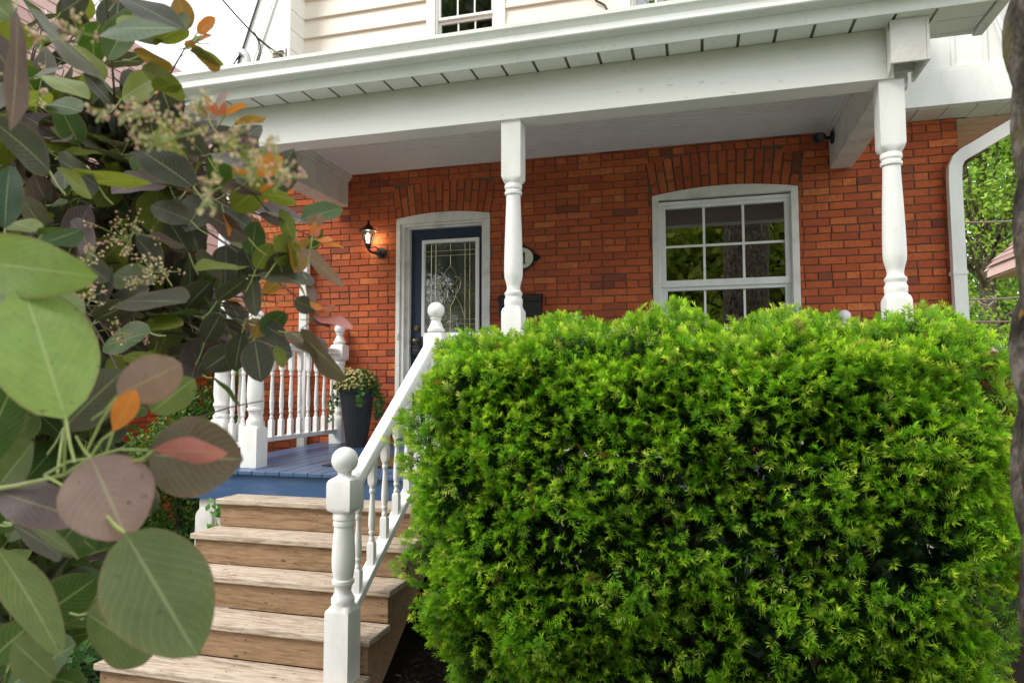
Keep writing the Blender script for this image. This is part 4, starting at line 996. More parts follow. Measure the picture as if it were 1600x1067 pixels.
# ------------------------------------------------------------------ smoke bush at the left of the camera
bush = thing('smoke_bush', 'purple green smoke bush with round leaves and orange tips close at the left', 'bush', (-1.95, -5.3, GROUND))
def leaf_template(nu=8, nv=14, kind='oval'):
    us = np.linspace(-1, 1, nu + 1); vs_ = np.linspace(0, 1, nv + 1); V = []; UV = []
    for v in vs_:
        w = {'oval': math.sin(math.pi * min(1, max(0, v)) ** .92) ** .62, 'long': math.sin(math.pi * v ** 1.05) ** .8}[kind] if 0 < v < 1 else 0.0
        for u in us: V.append((u * w * .5, v)); UV.append((u * .5 + .5, v))
    Q = [(j * (nu + 1) + i, j * (nu + 1) + i + 1, (j + 1) * (nu + 1) + i + 1, (j + 1) * (nu + 1) + i) for j in range(nv) for i in range(nu)]
    return np.array(V), np.array(UV), np.array(Q)
LT = {'oval': leaf_template(), 'long': leaf_template(kind='long')}
LT2 = {'oval': leaf_template(4, 7), 'long': leaf_template(4, 7, 'long')}
class Leaves:
    def __init__(s): s.V = []; s.Q = []; s.UV = []; s.T = []; s.n = 0; s.st = MB()
    def add(s, base, tip, normal, width, colr, kind='oval', fold=.12, curl=.10, fine=True, wave=.02):
        tv, tu, tq = (LT if fine else LT2)[kind]
        b = np.array(base); a = np.array(tip) - b; L = np.linalg.norm(a); a /= L; n = np.array(normal, float); n -= a * n.dot(a); n /= np.linalg.norm(n) + 1e-9; sd = np.cross(a, n)
        u = tv[:, 0]; v = tv[:, 1]; ph = random.uniform(0, 6)
        h = fold * np.abs(u) * width / .5 * .5 + curl * L * (v - v * v) * .9 - curl * L * .9 * v * v * .5 + wave * L * np.sin(v * 9 + ph) * u * 2
        P_ = b + a * (v * L)[:, None] + sd * (u * width)[:, None] + n * h[:, None]
        s.V.append(P_); s.UV.append(tu); s.Q.append(tq + s.n); s.n += len(P_)
        c = np.array(colr); jit = 1 + .10 * random.uniform(-1, 1); edge = np.abs(tu[:, 0] - .5) * 2
        s.T.append(np.clip(c * jit, .003, .95)[None, :] * np.ones((len(P_), 1)))
    def petiole(s, a, b, r=.0009, bend=None):
        a = Vector(a); b = Vector(b); m_ = a.lerp(b, .5) + (Vector(bend) if bend else Vector((0, 0, -.08 * (b - a).length)))
        s.st.tube([a, m_, b], [r * 1.2, r, r], 5, cap=False)
    def build(s, name, parent): return np_mesh(name, np.vstack(s.V), np.vstack(s.Q), M['leaf'], parent, np.vstack(s.T), np.vstack(s.UV), smooth=True)
LC = {'dark': (.042, .050, .032), 'grey': (.10, .102, .085), 'purple': (.125, .088, .105), 'olive': (.17, .215, .028), 'green': (.045, .10, .017), 'mid': (.09, .15, .03), 'light': (.21, .33, .075), 'blue': (.05, .10, .065),
      'pinkgrey': (.285, .19, .185), 'pink': (.50, .18, .18), 'orange': (.64, .22, .04), 'brown': (.30, .17, .035), 'greygreen': (.125, .175, .06), 'red': (.50, .14, .09), 'brownge': (.125, .098, .074)}
def explicit_leaves():
    S = Leaves()
    # base pixel, tip pixel, width in pixels, distance base/tip, colour, shape
    E = [((-70, 402), (143, 432), 118, .46, .44, 'light', 'oval'), ((103, 655), (35, 442), 172, .42, .45, 'light', 'oval'), ((-40, 735), (28, 585), 92, .44, .46, 'green', 'oval'), ((-70, 460), (120, 500), 110, .50, .50, 'mid', 'oval'),
         ((183, 618), (288, 566), 84, .47, .46, 'pinkgrey', 'oval'), ((177, 674), (213, 606), 42, .46, .45, 'orange', 'long'), ((100, 668), (192, 578), 86, .52, .54, 'grey', 'oval'), ((236, 645), (304, 590), 62, .62, .63, 'greygreen', 'oval'),
         ((232, 710), (380, 718), 136, .47, .46, 'brownge', 'oval'), ((240, 703), (357, 707), 42, .45, .44, 'pink', 'long'), ((143, 715), (199, 842), 150, .44, .43, 'pinkgrey', 'oval'), ((196, 832), (308, 1024), 168, .42, .41, 'greygreen', 'oval'),
         ((196, 832), (308, 1024), 160, .425, .416, 'mid', 'oval'), ((136, 958), (238, 1024), 82, .55, .54, 'greygreen', 'oval'), ((-5, 768), (135, 812), 82, .47, .46, 'purple', 'oval'), ((60, 965), (152, 902), 92, .56, .58, 'green', 'oval'), ((-6, 855), (98, 1020), 70, .46, .45, 'greygreen', 'oval'),
         ((10, 1075), (118, 1005), 76, .52, .53, 'green', 'oval'), ((-30, 1045), (58, 965), 80, .55, .56, 'green', 'oval'), ((28, 812), (130, 868), 30, .52, .5, 'greygreen', 'long'), ((20, 820), (100, 868), 46, .6, .6, 'grey', 'oval'), ((160, 780), (90, 850), 66, .62, .62, 'green', 'oval'), ((150, 860), (80, 800), 76, .66, .66, 'green', 'oval'),
         ((-10, 770), (52, 690), 62, .5, .5, 'mid', 'oval'), ((140, 760), (245, 730), 70, .6, .6, 'dark', 'oval'), ((150, 740), (235, 800), 72, .62, .6, 'dark', 'oval'), ((20, 1000), (85, 1062), 60, .5, .5, 'greygreen', 'oval'),
         ((8, 357), (14, 258), 60, .62, .62, 'blue', 'oval'), ((45, 12), (153, 120), 26, .50, .49, 'grey', 'long'), ((25, 15), (22, 205), 40, .45, .44, 'purple', 'long'), ((78, 268), (-8, 188), 62, .6, .58, 'dark', 'oval'), ((-30, -10), (20, 30), 60, .45, .45, 'mid', 'oval'),
         ((130, 285), (228, 281), 36, .7, .68, 'olive', 'oval'), ((88, 262), (146, 310), 26, .62, .62, 'olive', 'long'), ((155, 292), (90, 248), 48, .68, .68, 'dark', 'oval'), ((302, 292), (218, 232), 62, .78, .76, 'dark', 'oval'), ((170, 45), (292, 44), 50, .72, .7, 'green', 'oval'), ((180, -8), (290, 45), 36, .62, .62, 'dark', 'long'),
         ((245, 72), (191, 24), 52, .74, .74, 'olive', 'oval'), ((245, 66), (292, 40), 42, .75, .74, 'olive', 'oval'), ((292, 48), (278, -6), 40, .73, .72, 'brown', 'oval'), ((308, 52), (337, 28), 22, .74, .74, 'orange', 'oval'), ((313, 60), (331, 56), 8, .74, .74, 'orange', 'oval'), ((304, 66), (288, 72), 12, .74, .74, 'orange', 'oval'),
         ((216, 88), (266, 98), 32, .75, .74, 'brown', 'oval'), ((296, 80), (352, 99), 20, .74, .73, 'olive', 'long'), ((300, 78), (344, 103), 26, .745, .74, 'brown', 'oval'), ((290, 150), (222, 108), 40, .76, .75, 'olive', 'oval'), ((242, 142), (281, 128), 32, .75, .74, 'olive', 'oval'), ((190, 155), (253, 115), 44, .8, .8, 'olive', 'oval'),
         ((66, 118), (138, 150), 30, .72, .7, 'olive', 'long'), ((40, 165), (80, 145), 34, .8, .8, 'olive', 'oval'), ((128, 175), (74, 160), 40, .82, .82, 'green', 'oval'), ((168, 95), (213, 10), 50, .8, .8, 'green', 'oval'), ((95, 20), (140, -10), 40, .7, .7, 'dark', 'oval'),
         ((338, 180), (318, 150), 15, .80, .80, 'orange', 'long'), ((342, 182), (330, 160), 14, .8, .79, 'red', 'long'), ((345, 182), (352, 160), 12, .8, .79, 'red', 'long'), ((352, 180), (384, 161), 13, .8, .78, 'orange', 'long'), ((366, 196), (415, 183), 16, .8, .78, 'brown', 'long'), ((325, 185), (296, 160), 16, .8, .8, 'brown', 'long'), ((318, 242), (272, 188), 44, .82, .8, 'dark', 'oval'),
         ((326, 248), (290, 222), 44, .86, .86, 'purple', 'oval'), ((330, 240), (386, 262), 22, .82, .8, 'grey', 'long'), ((392, 302), (462, 310), 36, .84, .82, 'olive', 'oval'), ((398, 270), (442, 246), 40, .8, .8, 'orange', 'oval'), ((362, 328), (412, 288), 56, .86, .86, 'olive', 'oval'), ((346, 292), (412, 302), 18, .82, .8, 'purple', 'long'), ((404, 300), (430, 285), 10, .8, .8, 'orange', 'long'),
         ((388, 372), (318, 332), 36, .84, .82, 'purple', 'oval'), ((404, 336), (448, 348), 16, .86, .84, 'purple', 'long'), ((458, 376), (437, 328), 26, .84, .84, 'olive', 'oval'), ((428, 376), (468, 412), 34, .86, .84, 'olive', 'oval'), ((430, 412), (468, 382), 32, .84, .86, 'olive', 'oval'), ((393, 400), (400, 345), 40, .88, .88, 'green', 'oval'), ((404, 440), (380, 385), 44, .9, .9, 'dark', 'oval'), ((400, 420), (425, 380), 34, .88, .88, 'olive', 'oval'),
         ((466, 392), (541, 446), 26, .84, .80, 'pinkgrey', 'long'), ((412, 426), (488, 446), 28, .86, .84, 'grey', 'oval'), ((488, 370), (493, 346), 13, .82, .82, 'orange', 'long'), ((492, 372), (500, 356), 10, .82, .81, 'pink', 'long'), ((494, 374), (519, 376), 9, .82, .8, 'orange', 'long'), ((502, 380), (538, 386), 8, .82, .8, 'orange', 'long'), ((486, 374), (466, 385), 16, .82, .82, 'brown', 'long'),
         ((460, 470), (496, 484), 32, .86, .86, 'grey', 'oval'), ((480, 437), (492, 475), 16, .85, .84, 'pinkgrey', 'long'), ((495, 490), (522, 476), 12, .84, .83, 'pink', 'oval'), ((492, 494), (550, 512), 16, .84, .8, 'pink', 'long'), ((486, 496), (515, 510), 12, .84, .82, 'purple', 'long'), ((484, 470), (506, 490), 12, .84, .83, 'orange', 'long'),
         ((452, 518), (508, 556), 34, .86, .84, 'brownge', 'oval'), ((470, 522), (540, 590), 34, .84, .81, 'brownge', 'oval'), ((398, 532), (408, 597), 54, .86, .84, 'dark', 'oval'), ((408, 520), (445, 488), 40, .88, .88, 'green', 'oval'), ((412, 508), (448, 528), 36, .88, .87, 'dark', 'oval'), ((432, 540), (442, 575), 20, .9, .9, 'olive', 'oval'), ((398, 528), (405, 508), 22, .88, .88, 'brown', 'oval'),
         ((340, 470), (385, 435), 30, .9, .9, 'dark', 'oval'), ((395, 430), (398, 495), 30, .9, .9, 'grey', 'oval'), ((306, 405), (350, 425), 36, .92, .9, 'grey', 'oval'), ((332, 590), (378, 634), 9, .86, .84, 'green', 'long'), ((320, 535), (345, 490), 44, .92, .92, 'dark', 'oval'), ((372, 540), (318, 580), 50, .92, .92, 'dark', 'oval'), ((378, 520), (366, 580), 40, .9, .9, 'dark', 'oval'),
         ((188, 472), (290, 470), 38, .74, .72, 'grey', 'oval'), ((298, 345), (235, 320), 44, .8, .78, 'grey', 'oval'), ((295, 395), (260, 340), 52, .86, .84, 'dark', 'oval'), ((230, 370), (290, 384), 18, .78, .76, 'purple', 'long'), ((255, 420), (212, 370), 40, .84, .84, 'dark', 'oval'), ((70, 378), (128, 360), 40, .7, .7, 'blue', 'oval'), ((62, 362), (12, 346), 34, .64, .64, 'olive', 'oval'), ((66, 366), (90, 354), 18, .65, .64, 'green', 'oval'),
         ((110, 345), (150, 400), 40, .8, .8, 'purple', 'oval'), ((170, 440), (120, 400), 46, .8, .78, 'grey', 'oval'), ((235, 520), (158, 540), 46, .8, .8, 'green', 'oval'), ((215, 510), (285, 505), 30, .9, .9, 'olive', 'oval'), ((150, 500), (210, 470), 50, .86, .86, 'dark', 'oval'), ((175, 430), (240, 440), 50, .92, .92, 'greygreen', 'oval'), ((290, 480), (330, 440), 50, .95, .95, 'dark', 'oval'), ((262, 560), (310, 545), 40, 1., 1., 'dark', 'oval')]
    for bp, tp, w, d0, d1, c, k in E:
        B = P(*bp, d0); T = P(*tp, d1); L = (T - B).length; mid = (B + T) / 2
        real = max(w * d0 / F_PX * 1.0, L * (.66 if k == 'oval' else .36)); appar = w * (d0 + d1) / 2 / F_PX / .92
        view = (Vector((0, CAM_Y, 0)) - mid).normalized(); a = (T - B).normalized(); n = (view - a * view.dot(a)).normalized()
        if d0 < .5: real = max(appar, L * .3)
        tilt = math.acos(max(.12, min(1, appar / real))) * random.choice((-1, 1))
        n = Quaternion(a, tilt) @ n
        if n.z < -0.15 and random.random() < .7: n = -n
        S.add(B, T, n, real, LC[c], k, fold=.10, curl=random.uniform(.0, .10))
        if d0 < .5 or random.random() < .55: S.petiole(B, B - a * random.uniform(.02, .035) + Vector((0, 0, -.01)), .0011 if d0 < .5 else .0009)
    return S
S = explicit_leaves()
STEMS = MB()
def stem_leaves():
    tips = [(298, 62, .98), (250, 118, 1.05), (345, 196, .92), (405, 262, 1.0), (392, 330, 1.0), (500, 376, .86), (470, 432, .95), (500, 495, .88), (420, 545, .95), (372, 480, 1.05), (325, 400, 1.1), (245, 330, 1.1), (195, 245, 1.2), (150, 190, 1.2), (100, 110, 1.2), (60, 45, 1.1), (175, 40, 1.0), (315, 520, 1.15), (225, 470, 1.15), (150, 430, 1.1), (100, 350, 1.1), (50, 260, 1.1), (25, 150, 1.0), (275, 260, 1.0), (320, 300, 1.1), (190, 560, 1.2), (110, 560, 1.05), (80, 830, .85), (40, 930, .8), (90, 1010, .85), (170, 640, 1.1), (30, 660, 1.0), (10, 1050, .75), (30, 500, .95), (130, 250, .95), (-60, 300, .95), (-90, 700, .9), (-120, 120, 1.0), (-40, 850, .8), (225, 190, 1.25), (300, 460, 1.25), (60, 440, 1.25), (150, 700, 1.0), (250, 400, 1.3), (355, 370, 1.3), (20, 350, 1.2), (180, 330, 1.35), (120, 470, 1.4), (300, 540, 1.0), (360, 560, 1.0)]
    poly = [(-120, -40), (190, -40), (280, 110), (385, 225), (455, 380), (480, 500), (400, 560), (310, 545), (235, 590), (190, 690), (90, 760), (140, 880), (100, 1080), (-120, 1080)]
    def inside(x, y):
        c = False
        for (x1, y1), (x2, y2) in zip(poly, poly[1:] + poly[:1]):
            if (y1 > y) != (y2 > y) and x < (x2 - x1) * (y - y1) / (y2 - y1) + x1: c = not c
        return c
    while len(tips) < 215:
        x, y = random.uniform(-120, 480), random.uniform(-40, 1080)
        if inside(x, y): tips.append((x, y, random.uniform(.80, 1.35)))
    tips.sort(key=lambda q: (q[0] > 270 and q[1] < 600) or q[0] > 330)
    trunks = [Vector((-1.95 + .16 * math.cos(k * 2.1), -5.3 + .12 * math.sin(k * 2.1), GROUND)) for k in range(5)]
    main = []
    for i, (px, py, yd) in enumerate(tips):
        T = P(px, py, yd)
        if i < 22: b0 = trunks[i % 5]
        else: b0 = min((q for m_ in main for q in m_), key=lambda q: (q - T).length + (.4 if (q - T).length < .12 else 0))
        k1 = b0.lerp(T, .45) + Vector((-.10, .06, .26)); k2 = b0.lerp(T, .8) + Vector((-.06, .02, .05))
        if i >= 22: k1 = b0.lerp(T, .35) + Vector((0, 0, .02)); k2 = b0.lerp(T, .75) + Vector((0, 0, .02))
        ctl = [b0, k1, k2, T]
        def bz(t): u = 1 - t; return ctl[0] * u ** 3 + ctl[1] * 3 * u * u * t + ctl[2] * 3 * u * t * t + ctl[3] * t ** 3
        pts = [bz(t / 14) for t in range(15)]
        if i < 22: main.append(pts[4:13])
        STEMS.tube(pts, [(.008 if i < 22 else .002) * (1 - t / 14) ** .8 + .0009 for t in range(15)], 6)
        Ltot = (T - b0).length; nl = 16 if i < 50 else 12
        for j in range(nl):
            t = 1 - ((.40 if i < 22 else min(.9, .36 / max(.2, Ltot))) * (j / nl) ** .9) ; p = bz(t); dr = (bz(min(1, t + .01)) - bz(t - .02)).normalized()
            ang = j * 2.4 + i; o = dr.orthogonal().normalized(); o = Quaternion(dr, ang) @ o
            out = (dr * (.9 if j < 3 else .35) + o * .9 + Vector((0, 0, .18))).normalized()
            sz = (.026 + .0145 * min(j, 4)) * random.uniform(.8, 1.2)
            bl = p + out * (.012 + .004 * min(j, 4)); tl = bl + out * sz
            qx, qy = pixel((bl + tl) / 2)
            if (qx > 300 and qy > 575) or (qx > 228 and qy > 640) or (qx > 150 and qy > 850): continue
            if random.random() < (.52 if qx > 310 else .60 if qy < 300 else .2): continue
            nr = Vector((0, 0, 1)) * .9 + dr * .5 + Vector((random.gauss(0, .35), random.gauss(-.25, .35), random.gauss(0, .3)))
            px_ = px
            if j < 3 and px > 200 and py < 520: c = random.choice(['orange', 'brown', 'pinkgrey', 'olive'])
            elif py > 600: c = random.choice(['green', 'green', 'dark', 'mid'])
            else: c = random.choice(['dark', 'dark', 'dark', 'grey', 'olive', 'olive', 'green', 'purple'])
            S.add(bl, tl, nr, sz * random.uniform(.62, .8), LC[c], 'oval', fold=.14, curl=random.uniform(0, .2), fine=False, wave=.03)
            S.petiole(p, bl, .0008)
stem_leaves()
# foreground twig with its leaf stalks
tw = [P(-60, 772, .47), P(30, 758, .465), (P(100, 742, .46)), P(140, 716, .455)]
STEMS_G = MB(); STEMS_G.tube(tw, [.0022, .0019, .0017, .0014], 8)
for q in ((P(140, 716, .455), P(232, 703, .47)), (P(133, 710, .456), P(183, 620, .47)), (P(140, 716, .455), P(177, 674, .46)), (P(100, 742, .46), P(103, 655, .42)), (P(70, 742, .462), P(196, 832, .42)), (P(70, 742, .462), P(143, 715, .44)), (P(90, 740, .46), P(100, 668, .52))):
    STEMS_G.tube([q[0], q[0].lerp(q[1], .5) + Vector((0, 0, .004)), q[1]], [.0013, .0011, .0010], 7)
S.build('leaves', bush)
S.st.build('leaf_stalks', M['stem'], bush, smooth=60)
STEMS_G.build('green_shoot', M['stem'], bush, smooth=60)
STEMS.build('stems', M['twig_red'], bush, smooth=60)
def panicle(px, py, yd, w, h, n, cols):
    c = P(px, py, yd); m = MB(); wr = w * yd / F_PX; hr = h * yd / F_PX; foot = P(px - w * .3, py + h * .9, yd + .02)
    st = MB(); Vs = []
    st.tube([foot, c], [.0012, .0007], 5)
    for k in range(max(6, n // 6)):
        o = foot.lerp(c, random.uniform(.35, 1)); e = c + Vector((random.gauss(0, .55) * wr, random.gauss(0, .5) * wr, random.gauss(0, .55) * hr)); st.tube([o, e], [.0006, .0004], 4)
        for q in range(6):
            p = e + Vector((random.gauss(0, 1), random.gauss(0, 1), random.gauss(0, 1))) * wr * .14
            r = random.uniform(.0010, .0019) * (.62 if yd < .45 else 1.0); Vs.append((p, r))
    for p, r in Vs: m.ball(p, r, 6, 4)
    cc = np.repeat(tones(len(Vs), cols, .12), 18, 0)
    m.c = [tuple(x) for x in cc] if len(cc) == len(m.v) else []
    o = m.build('flower_panicle', M['petal'], bush, smooth=60); st.build('flower_stalk', M['stem'], o)
CREAM = [(3, (.78, .68, .42)), (2, (.74, .46, .36)), (1, (.52, .48, .16))]
for a in ((160, 172, .36, 26, 20, 40), (205, 178, .36, 60, 18, 70), (250, 214, .35, 62, 26, 90), (290, 185, .36, 34, 24, 46), (315, 155, .38, 26, 20, 36), (358, 218, .36, 44, 30, 70), (330, 285, .35, 26, 42, 70), (400, 258, .36, 30, 30, 50), (440, 272, .35, 34, 30, 80), (418, 220, .37, 16, 24, 24), (130, 45, .36, 34, 22, 40), (70, 60, .36, 26, 20, 26),
          (208, 362, .72, 44, 34, 96), (140, 395, .7, 26, 28, 60), (238, 425, .72, 36, 24, 84), (145, 455, .7, 26, 24, 60), (195, 515, .74, 36, 30, 50), (220, 440, .73, 30, 14, 40), (62, 140, .6, 20, 34, 40), (30, 110, .55, 30, 24, 30)):
    panicle(*a, CREAM)
b = MB(); b.tube([P(232, 700, .9), P(300, 655, .9), P(360, 636, .89), P(411, 626, .88)], [.0016, .0014, .0011, .0008], 6); b.build('bare_twig', M['twig_red'], bush)

# ------------------------------------------------------------------ trees and shrubs
def clumps(n, centers, radii, flat=1.0):
    k = rng.integers(0, len(centers), n); d = rng.normal(size=(n, 3)); d /= np.linalg.norm(d, axis=1, keepdims=True)
    r = rng.uniform(.35, 1.05, (n, 1)) ** .7; c = np.asarray(centers)[k] + d * r * np.asarray(radii)[k][:, None] * np.array([1, 1, flat]); return c, d
def tree(name, label, base, height, crown_r, n, size, cols, trunk_r, group=None, crown_base=.35, ncl=26, limb=True, cat='tree', squash=1.0):
    base = Vector(base); t = thing(name, label, cat, base, group)
    tr = MB(); top = base + Vector((0, 0, height * .72))
    tr.tube([base, base + Vector((.03 * height * .2, 0, height * .2)), base + Vector((0, .02, height * .45)), top], [trunk_r * 1.25, trunk_r, trunk_r * .75, trunk_r * .25], 12)
    cen = []; rad = []
    for k in range(ncl):
        a = 2.4 * k + random.uniform(-.4, .4); u = random.uniform(0, 1); z = height * (crown_base + (1 - crown_base) * u * .92)
        env = crown_r * (math.sin(math.pi * min(1, .18 + .80 * u)) ** .7) * squash
        r = env * random.uniform(.25, .9); c = base + Vector((math.cos(a) * r, math.sin(a) * r, z)); cen.append(tuple(c)); rad.append(crown_r * random.uniform(.24, .42))
        if limb:
            s0 = base + Vector((0, 0, z * random.uniform(.5, .75))); tr.tube([s0, s0.lerp(c, .5) + Vector((0, 0, -.03 * height)), c], [trunk_r * .34, trunk_r * .2, trunk_r * .06], 6)
    tr.build('trunk', M['bark'], t, smooth=60)
    c, d = clumps(n, cen, rad, .75)
    V, Q = leaf_quads(n, c, d + rng.normal(0, .7, (n, 3)) + np.array([0, 0, .5]), rng.uniform(size * .6, size * 1.3, n), .62)
    np_mesh('crown', V, Q, M['foliage'], t, np.repeat(tones(n, cols, .18), 4, 0)); return t
BRIGHT = [(3, (.27, .42, .06)), (2, (.36, .50, .09)), (1, (.15, .28, .04))]
DARK = [(2, (.04, .09, .018)), (2, (.06, .125, .025)), (1, (.10, .17, .04))]
YEL = [(2, (.38, .43, .06)), (2, (.27, .36, .05)), (1, (.46, .48, .09))]
tree('maple_tree', 'bright green maple tree beyond the right corner of the house', (7.0, 13.0, GROUND), 11.5, 4.2, 46000, .06, BRIGHT, .22, crown_base=.10, ncl=44)
tree('maple_tree', 'deeper green tree low behind the far garden on the right', (11.5, 24.0, GROUND), 13, 5.5, 30000, .11, [(2, (.10, .2, .04)), (2, (.15, .27, .05))], .3, crown_base=.08, ncl=40)
tree('cedar_shrub', 'green cedar shrub between the porch end and the neighbouring brick wall', (-4.95, -0.75, GROUND), 2.75, .66, 20000, .026, [(2, (.05, .12, .02)), (2, (.09, .19, .03)), (1, (.15, .26, .05))], .04, crown_base=.05, ncl=60, limb=False, cat='shrub')
tree('cedar_shrub', 'second lower green shrub behind the smoke bush by the neighbour', (-5.4, -1.9, GROUND), 1.75, .6, 11000, .026, [(2, (.06, .14, .02)), (2, (.12, .22, .04))], .04, crown_base=.05, ncl=40, limb=False, cat='shrub')
tree('backyard_tree', 'yellow green tree glimpsed over the roof at the left', (-14, 15, GROUND), 12, 4, 8000, .17, BRIGHT, .25, crown_base=.3)
# trees across the street, seen in the window glass
for k, (x, y, h, r, c, lab) in enumerate(((-4.2, -21, 11, 5.5, YEL, 'wide yellow green tree mirrored in the panes of the front window'), (3.0, -22, 11, 5.5, YEL, 'yellow green tree mirrored beside the trunk in the front window'), (-19, -25, 10, 5.5, DARK, 'dark tree mirrored in the glass of the front door'), (-8.5, -18.5, 20, 6, DARK, 'tallest dark tree across the street mirrored in the upper windows'))):
    tree('street_tree', lab, (x, y, GROUND), h, r, 42000, .20, c, .3, 'trees across the street', crown_base=.0 if h < 15 else .35, ncl=60)

def street_trunk():
    x, y, r = .755, -5.46, .362
    t = thing('street_tree', 'mossy rough barked tree trunk standing close at the right edge', 'tree', (x, y, GROUND))
    n, rows = 160, 320; V = []
    for j in range(rows + 1):
        z = GROUND + 6.4 * j / rows
        for i in range(n):
            a = 2 * math.pi * i / n
            ridge = .5 + .5 * math.sin(a * 23 + 1.6 * math.sin(z * 5.1 + a * 2) + .9 * math.sin(z * 13 + a * 5)); fur = -abs(ridge) ** 3 * .012
            rr = r + .009 * math.sin(a * 17 + z * 14 + 2 * math.sin(z * 6)) * math.sin(z * 23 + a * 9) + .004 * math.sin(a * 3 + z * 1.7) + .004 * math.sin(a * 7 - z * 4.1) + fur + .004 * math.sin(z * 31 + a * 11) + .13 * max(0, (-1.2 - z)) ** 2 + .003 * math.sin(z * 9 + a)
            V.append((x + rr * math.cos(a) + .03 * max(0, z - .05), y + rr * math.sin(a), z))
    Q = [(j * n + i, j * n + (i + 1) % n, (j + 1) * n + (i + 1) % n, (j + 1) * n + i) for j in range(rows) for i in range(n)]
    np_mesh('trunk', V, Q, M['bark'], t, smooth=True)
    b = MB(); top = Vector((x, y, GROUND + 6.35)); cen = []
    for k in range(9):
        a = k * .7 + .3; e = top + Vector((math.cos(a) * random.uniform(1.2, 3.2) + 1.2, math.sin(a) * random.uniform(1.2, 3.2), random.uniform(2.5, 5))); b.tube([top - Vector((0, 0, .3)), top.lerp(e, .5) + Vector((0, 0, .4)), e], [.16, .09, .02], 10); cen.append(tuple(e))
    b.build('limbs', M['bark'], t, smooth=60)
    c, d = clumps(1500, cen, [1.0] * len(cen), .7); V, Q = leaf_quads(1500, c, d + rng.normal(0, .6, (1500, 3)), rng.uniform(.06, .11, 1500), .7)
    np_mesh('crown', V, Q, M['foliage'], t, np.repeat(tones(1500, BRIGHT), 4, 0))
street_trunk()
def low_plant(name, label, c, r, h, n, size, cols, cat='plant'):
    t = thing(name, label, cat, c)
    d = rng.normal(size=(n, 3)); d[:, 2] = np.abs(d[:, 2]); d /= np.linalg.norm(d, axis=1, keepdims=True)
    p = np.array(c) + d * (rng.uniform(.3, 1, (n, 1)) ** .6) * np.array([r, r, h]); V, Q = leaf_quads(n, p, d * .6 + rng.normal(0, .5, (n, 3)) + np.array([0, -.2, .8]), rng.uniform(size * .6, size * 1.3, n), .6)
    np_mesh('leaves', V, Q, M['foliage'], t, np.repeat(tones(n, cols), 4, 0))
    b = MB()
    for k in range(10): a = k * .63; b.tube([c, (c[0] + r * .6 * math.cos(a), c[1] + r * .6 * math.sin(a), c[2] + h * .6)], [.004, .002], 5)
    b.build('stems', M['stem'], t)
low_plant('garden_plant', 'leafy green plant at the left foot of the lowest step', (-3.62, -3.15, GROUND), .24, .42, 420, .032, [(2, (.045, .13, .03)), (1, (.08, .2, .04))])
low_plant('garden_plant', 'bright leafy plant in the bed left of the wooden steps', (-3.85, -2.75, GROUND), .22, .30, 360, .03, [(1, (.06, .16, .03)), (1, (.12, .25, .05))])
low_plant('garden_plant', 'pale green plant by the neighbouring brick wall', (-5.9, -2.6, GROUND), .5, 1.2, 900, .045, [(1, (.12, .22, .06)), (1, (.2, .3, .1))])
vn = thing('vine', 'small bright green vine climbing the pale boards beside the steps', 'vine', (-3.48, -2.03, GROUND))
b = MB(); b.tube([(-3.49, -2.03, GROUND), (-3.50, -2.035, -1.4), (-3.47, -2.035, -1.1), (-3.49, -2.035, -.85)], .003, 6); b.build('stem', M['stem'], vn)
n = 34; zz = np.concatenate([rng.uniform(-1.16, -1.02, 17), rng.uniform(-.99, -.85, 17)]); c = np.stack([-3.48 + rng.normal(0, .04, n), np.full(n, -2.05) + rng.normal(0, .012, n), zz], 1)
V, Q = leaf_quads(n, c, np.array([[0, -1, .5]]) + rng.normal(0, .4, (n, 3)), rng.uniform(.02, .036, n), .6); np_mesh('leaves', V, Q, M['foliage'], vn, np.repeat(tones(n, [(1, (.08, .26, .03)), (1, (.14, .34, .05))]), 4, 0))
dtw = thing('dry_stem', 'thin dry stem with tiny pale flowers in the dark mulch', 'stem', (-1.30, -2.95, GROUND))
b = MB(); b.tube([P(722, 1072, 3.5), P(705, 1040, 3.5), P(692, 1015, 3.45), P(689, 1000, 3.4)], .0025, 5); b.build('stem', M['twig_red'], dtw)

# ------------------------------------------------------------------ neighbours
def shingle_roof(parent, o, ud, vd, rows, cols_, w=.30, h=.20, name='roof'):
    o = Vector(o); ud = Vector(ud).normalized(); vd = Vector(vd).normalized(); n = ud.cross(vd).normalized()
    if n.z < 0: n = -n
    m = MB()
    for j in range(rows):
        off = (j % 2) * w * .5
        for i in range(cols_):
            ww = w * random.uniform(.96, .985); a = o + ud * (i * w + off) + vd * (j * h); tk = n * random.uniform(.014, .022)
            m.add([a, a + ud * ww, a + ud * ww + vd * (h * 1.1), a + vd * (h * 1.1), a + tk, a + ud * ww + tk, a + ud * ww + vd * (h * 1.1) + n * .003, a + vd * (h * 1.1) + n * .003],
                  [(0, 1, 5, 4), (1, 2, 6, 5), (3, 0, 4, 7), (4, 5, 6, 7)])
    b = m.build(name, M['shingle'], parent); return b
def brick_strip(parent, x, y0, y1, z0, z1, face):      # a brick side wall facing +x or -x
    m = MB(); z = z0; row = 0
    m.box(x - (.2 if face > 0 else -.004), x - (.004 if face > 0 else -.2), y0, y1, z0, z1) if False else None
    while z < z1 - .02:
        y = y0 - (row % 2) * .11
        while y < y1:
            a, c = max(y, y0), min(y + .212, y1)
            if c - a > .03: m.box(min(x, x - face * .1), max(x, x - face * .1), a, c, z, min(z + .0585, z1))
            y += .222
        z += .0685; row += 1
    m.build('wall', M['brick'], parent)
    b = MB(); b.box(min(x - face * .012, x - face * .25), max(x - face * .012, x - face * .25), y0 + .005, y1 - .005, z0, z1); b.build('mortar_backing', M['mortar'], parent)
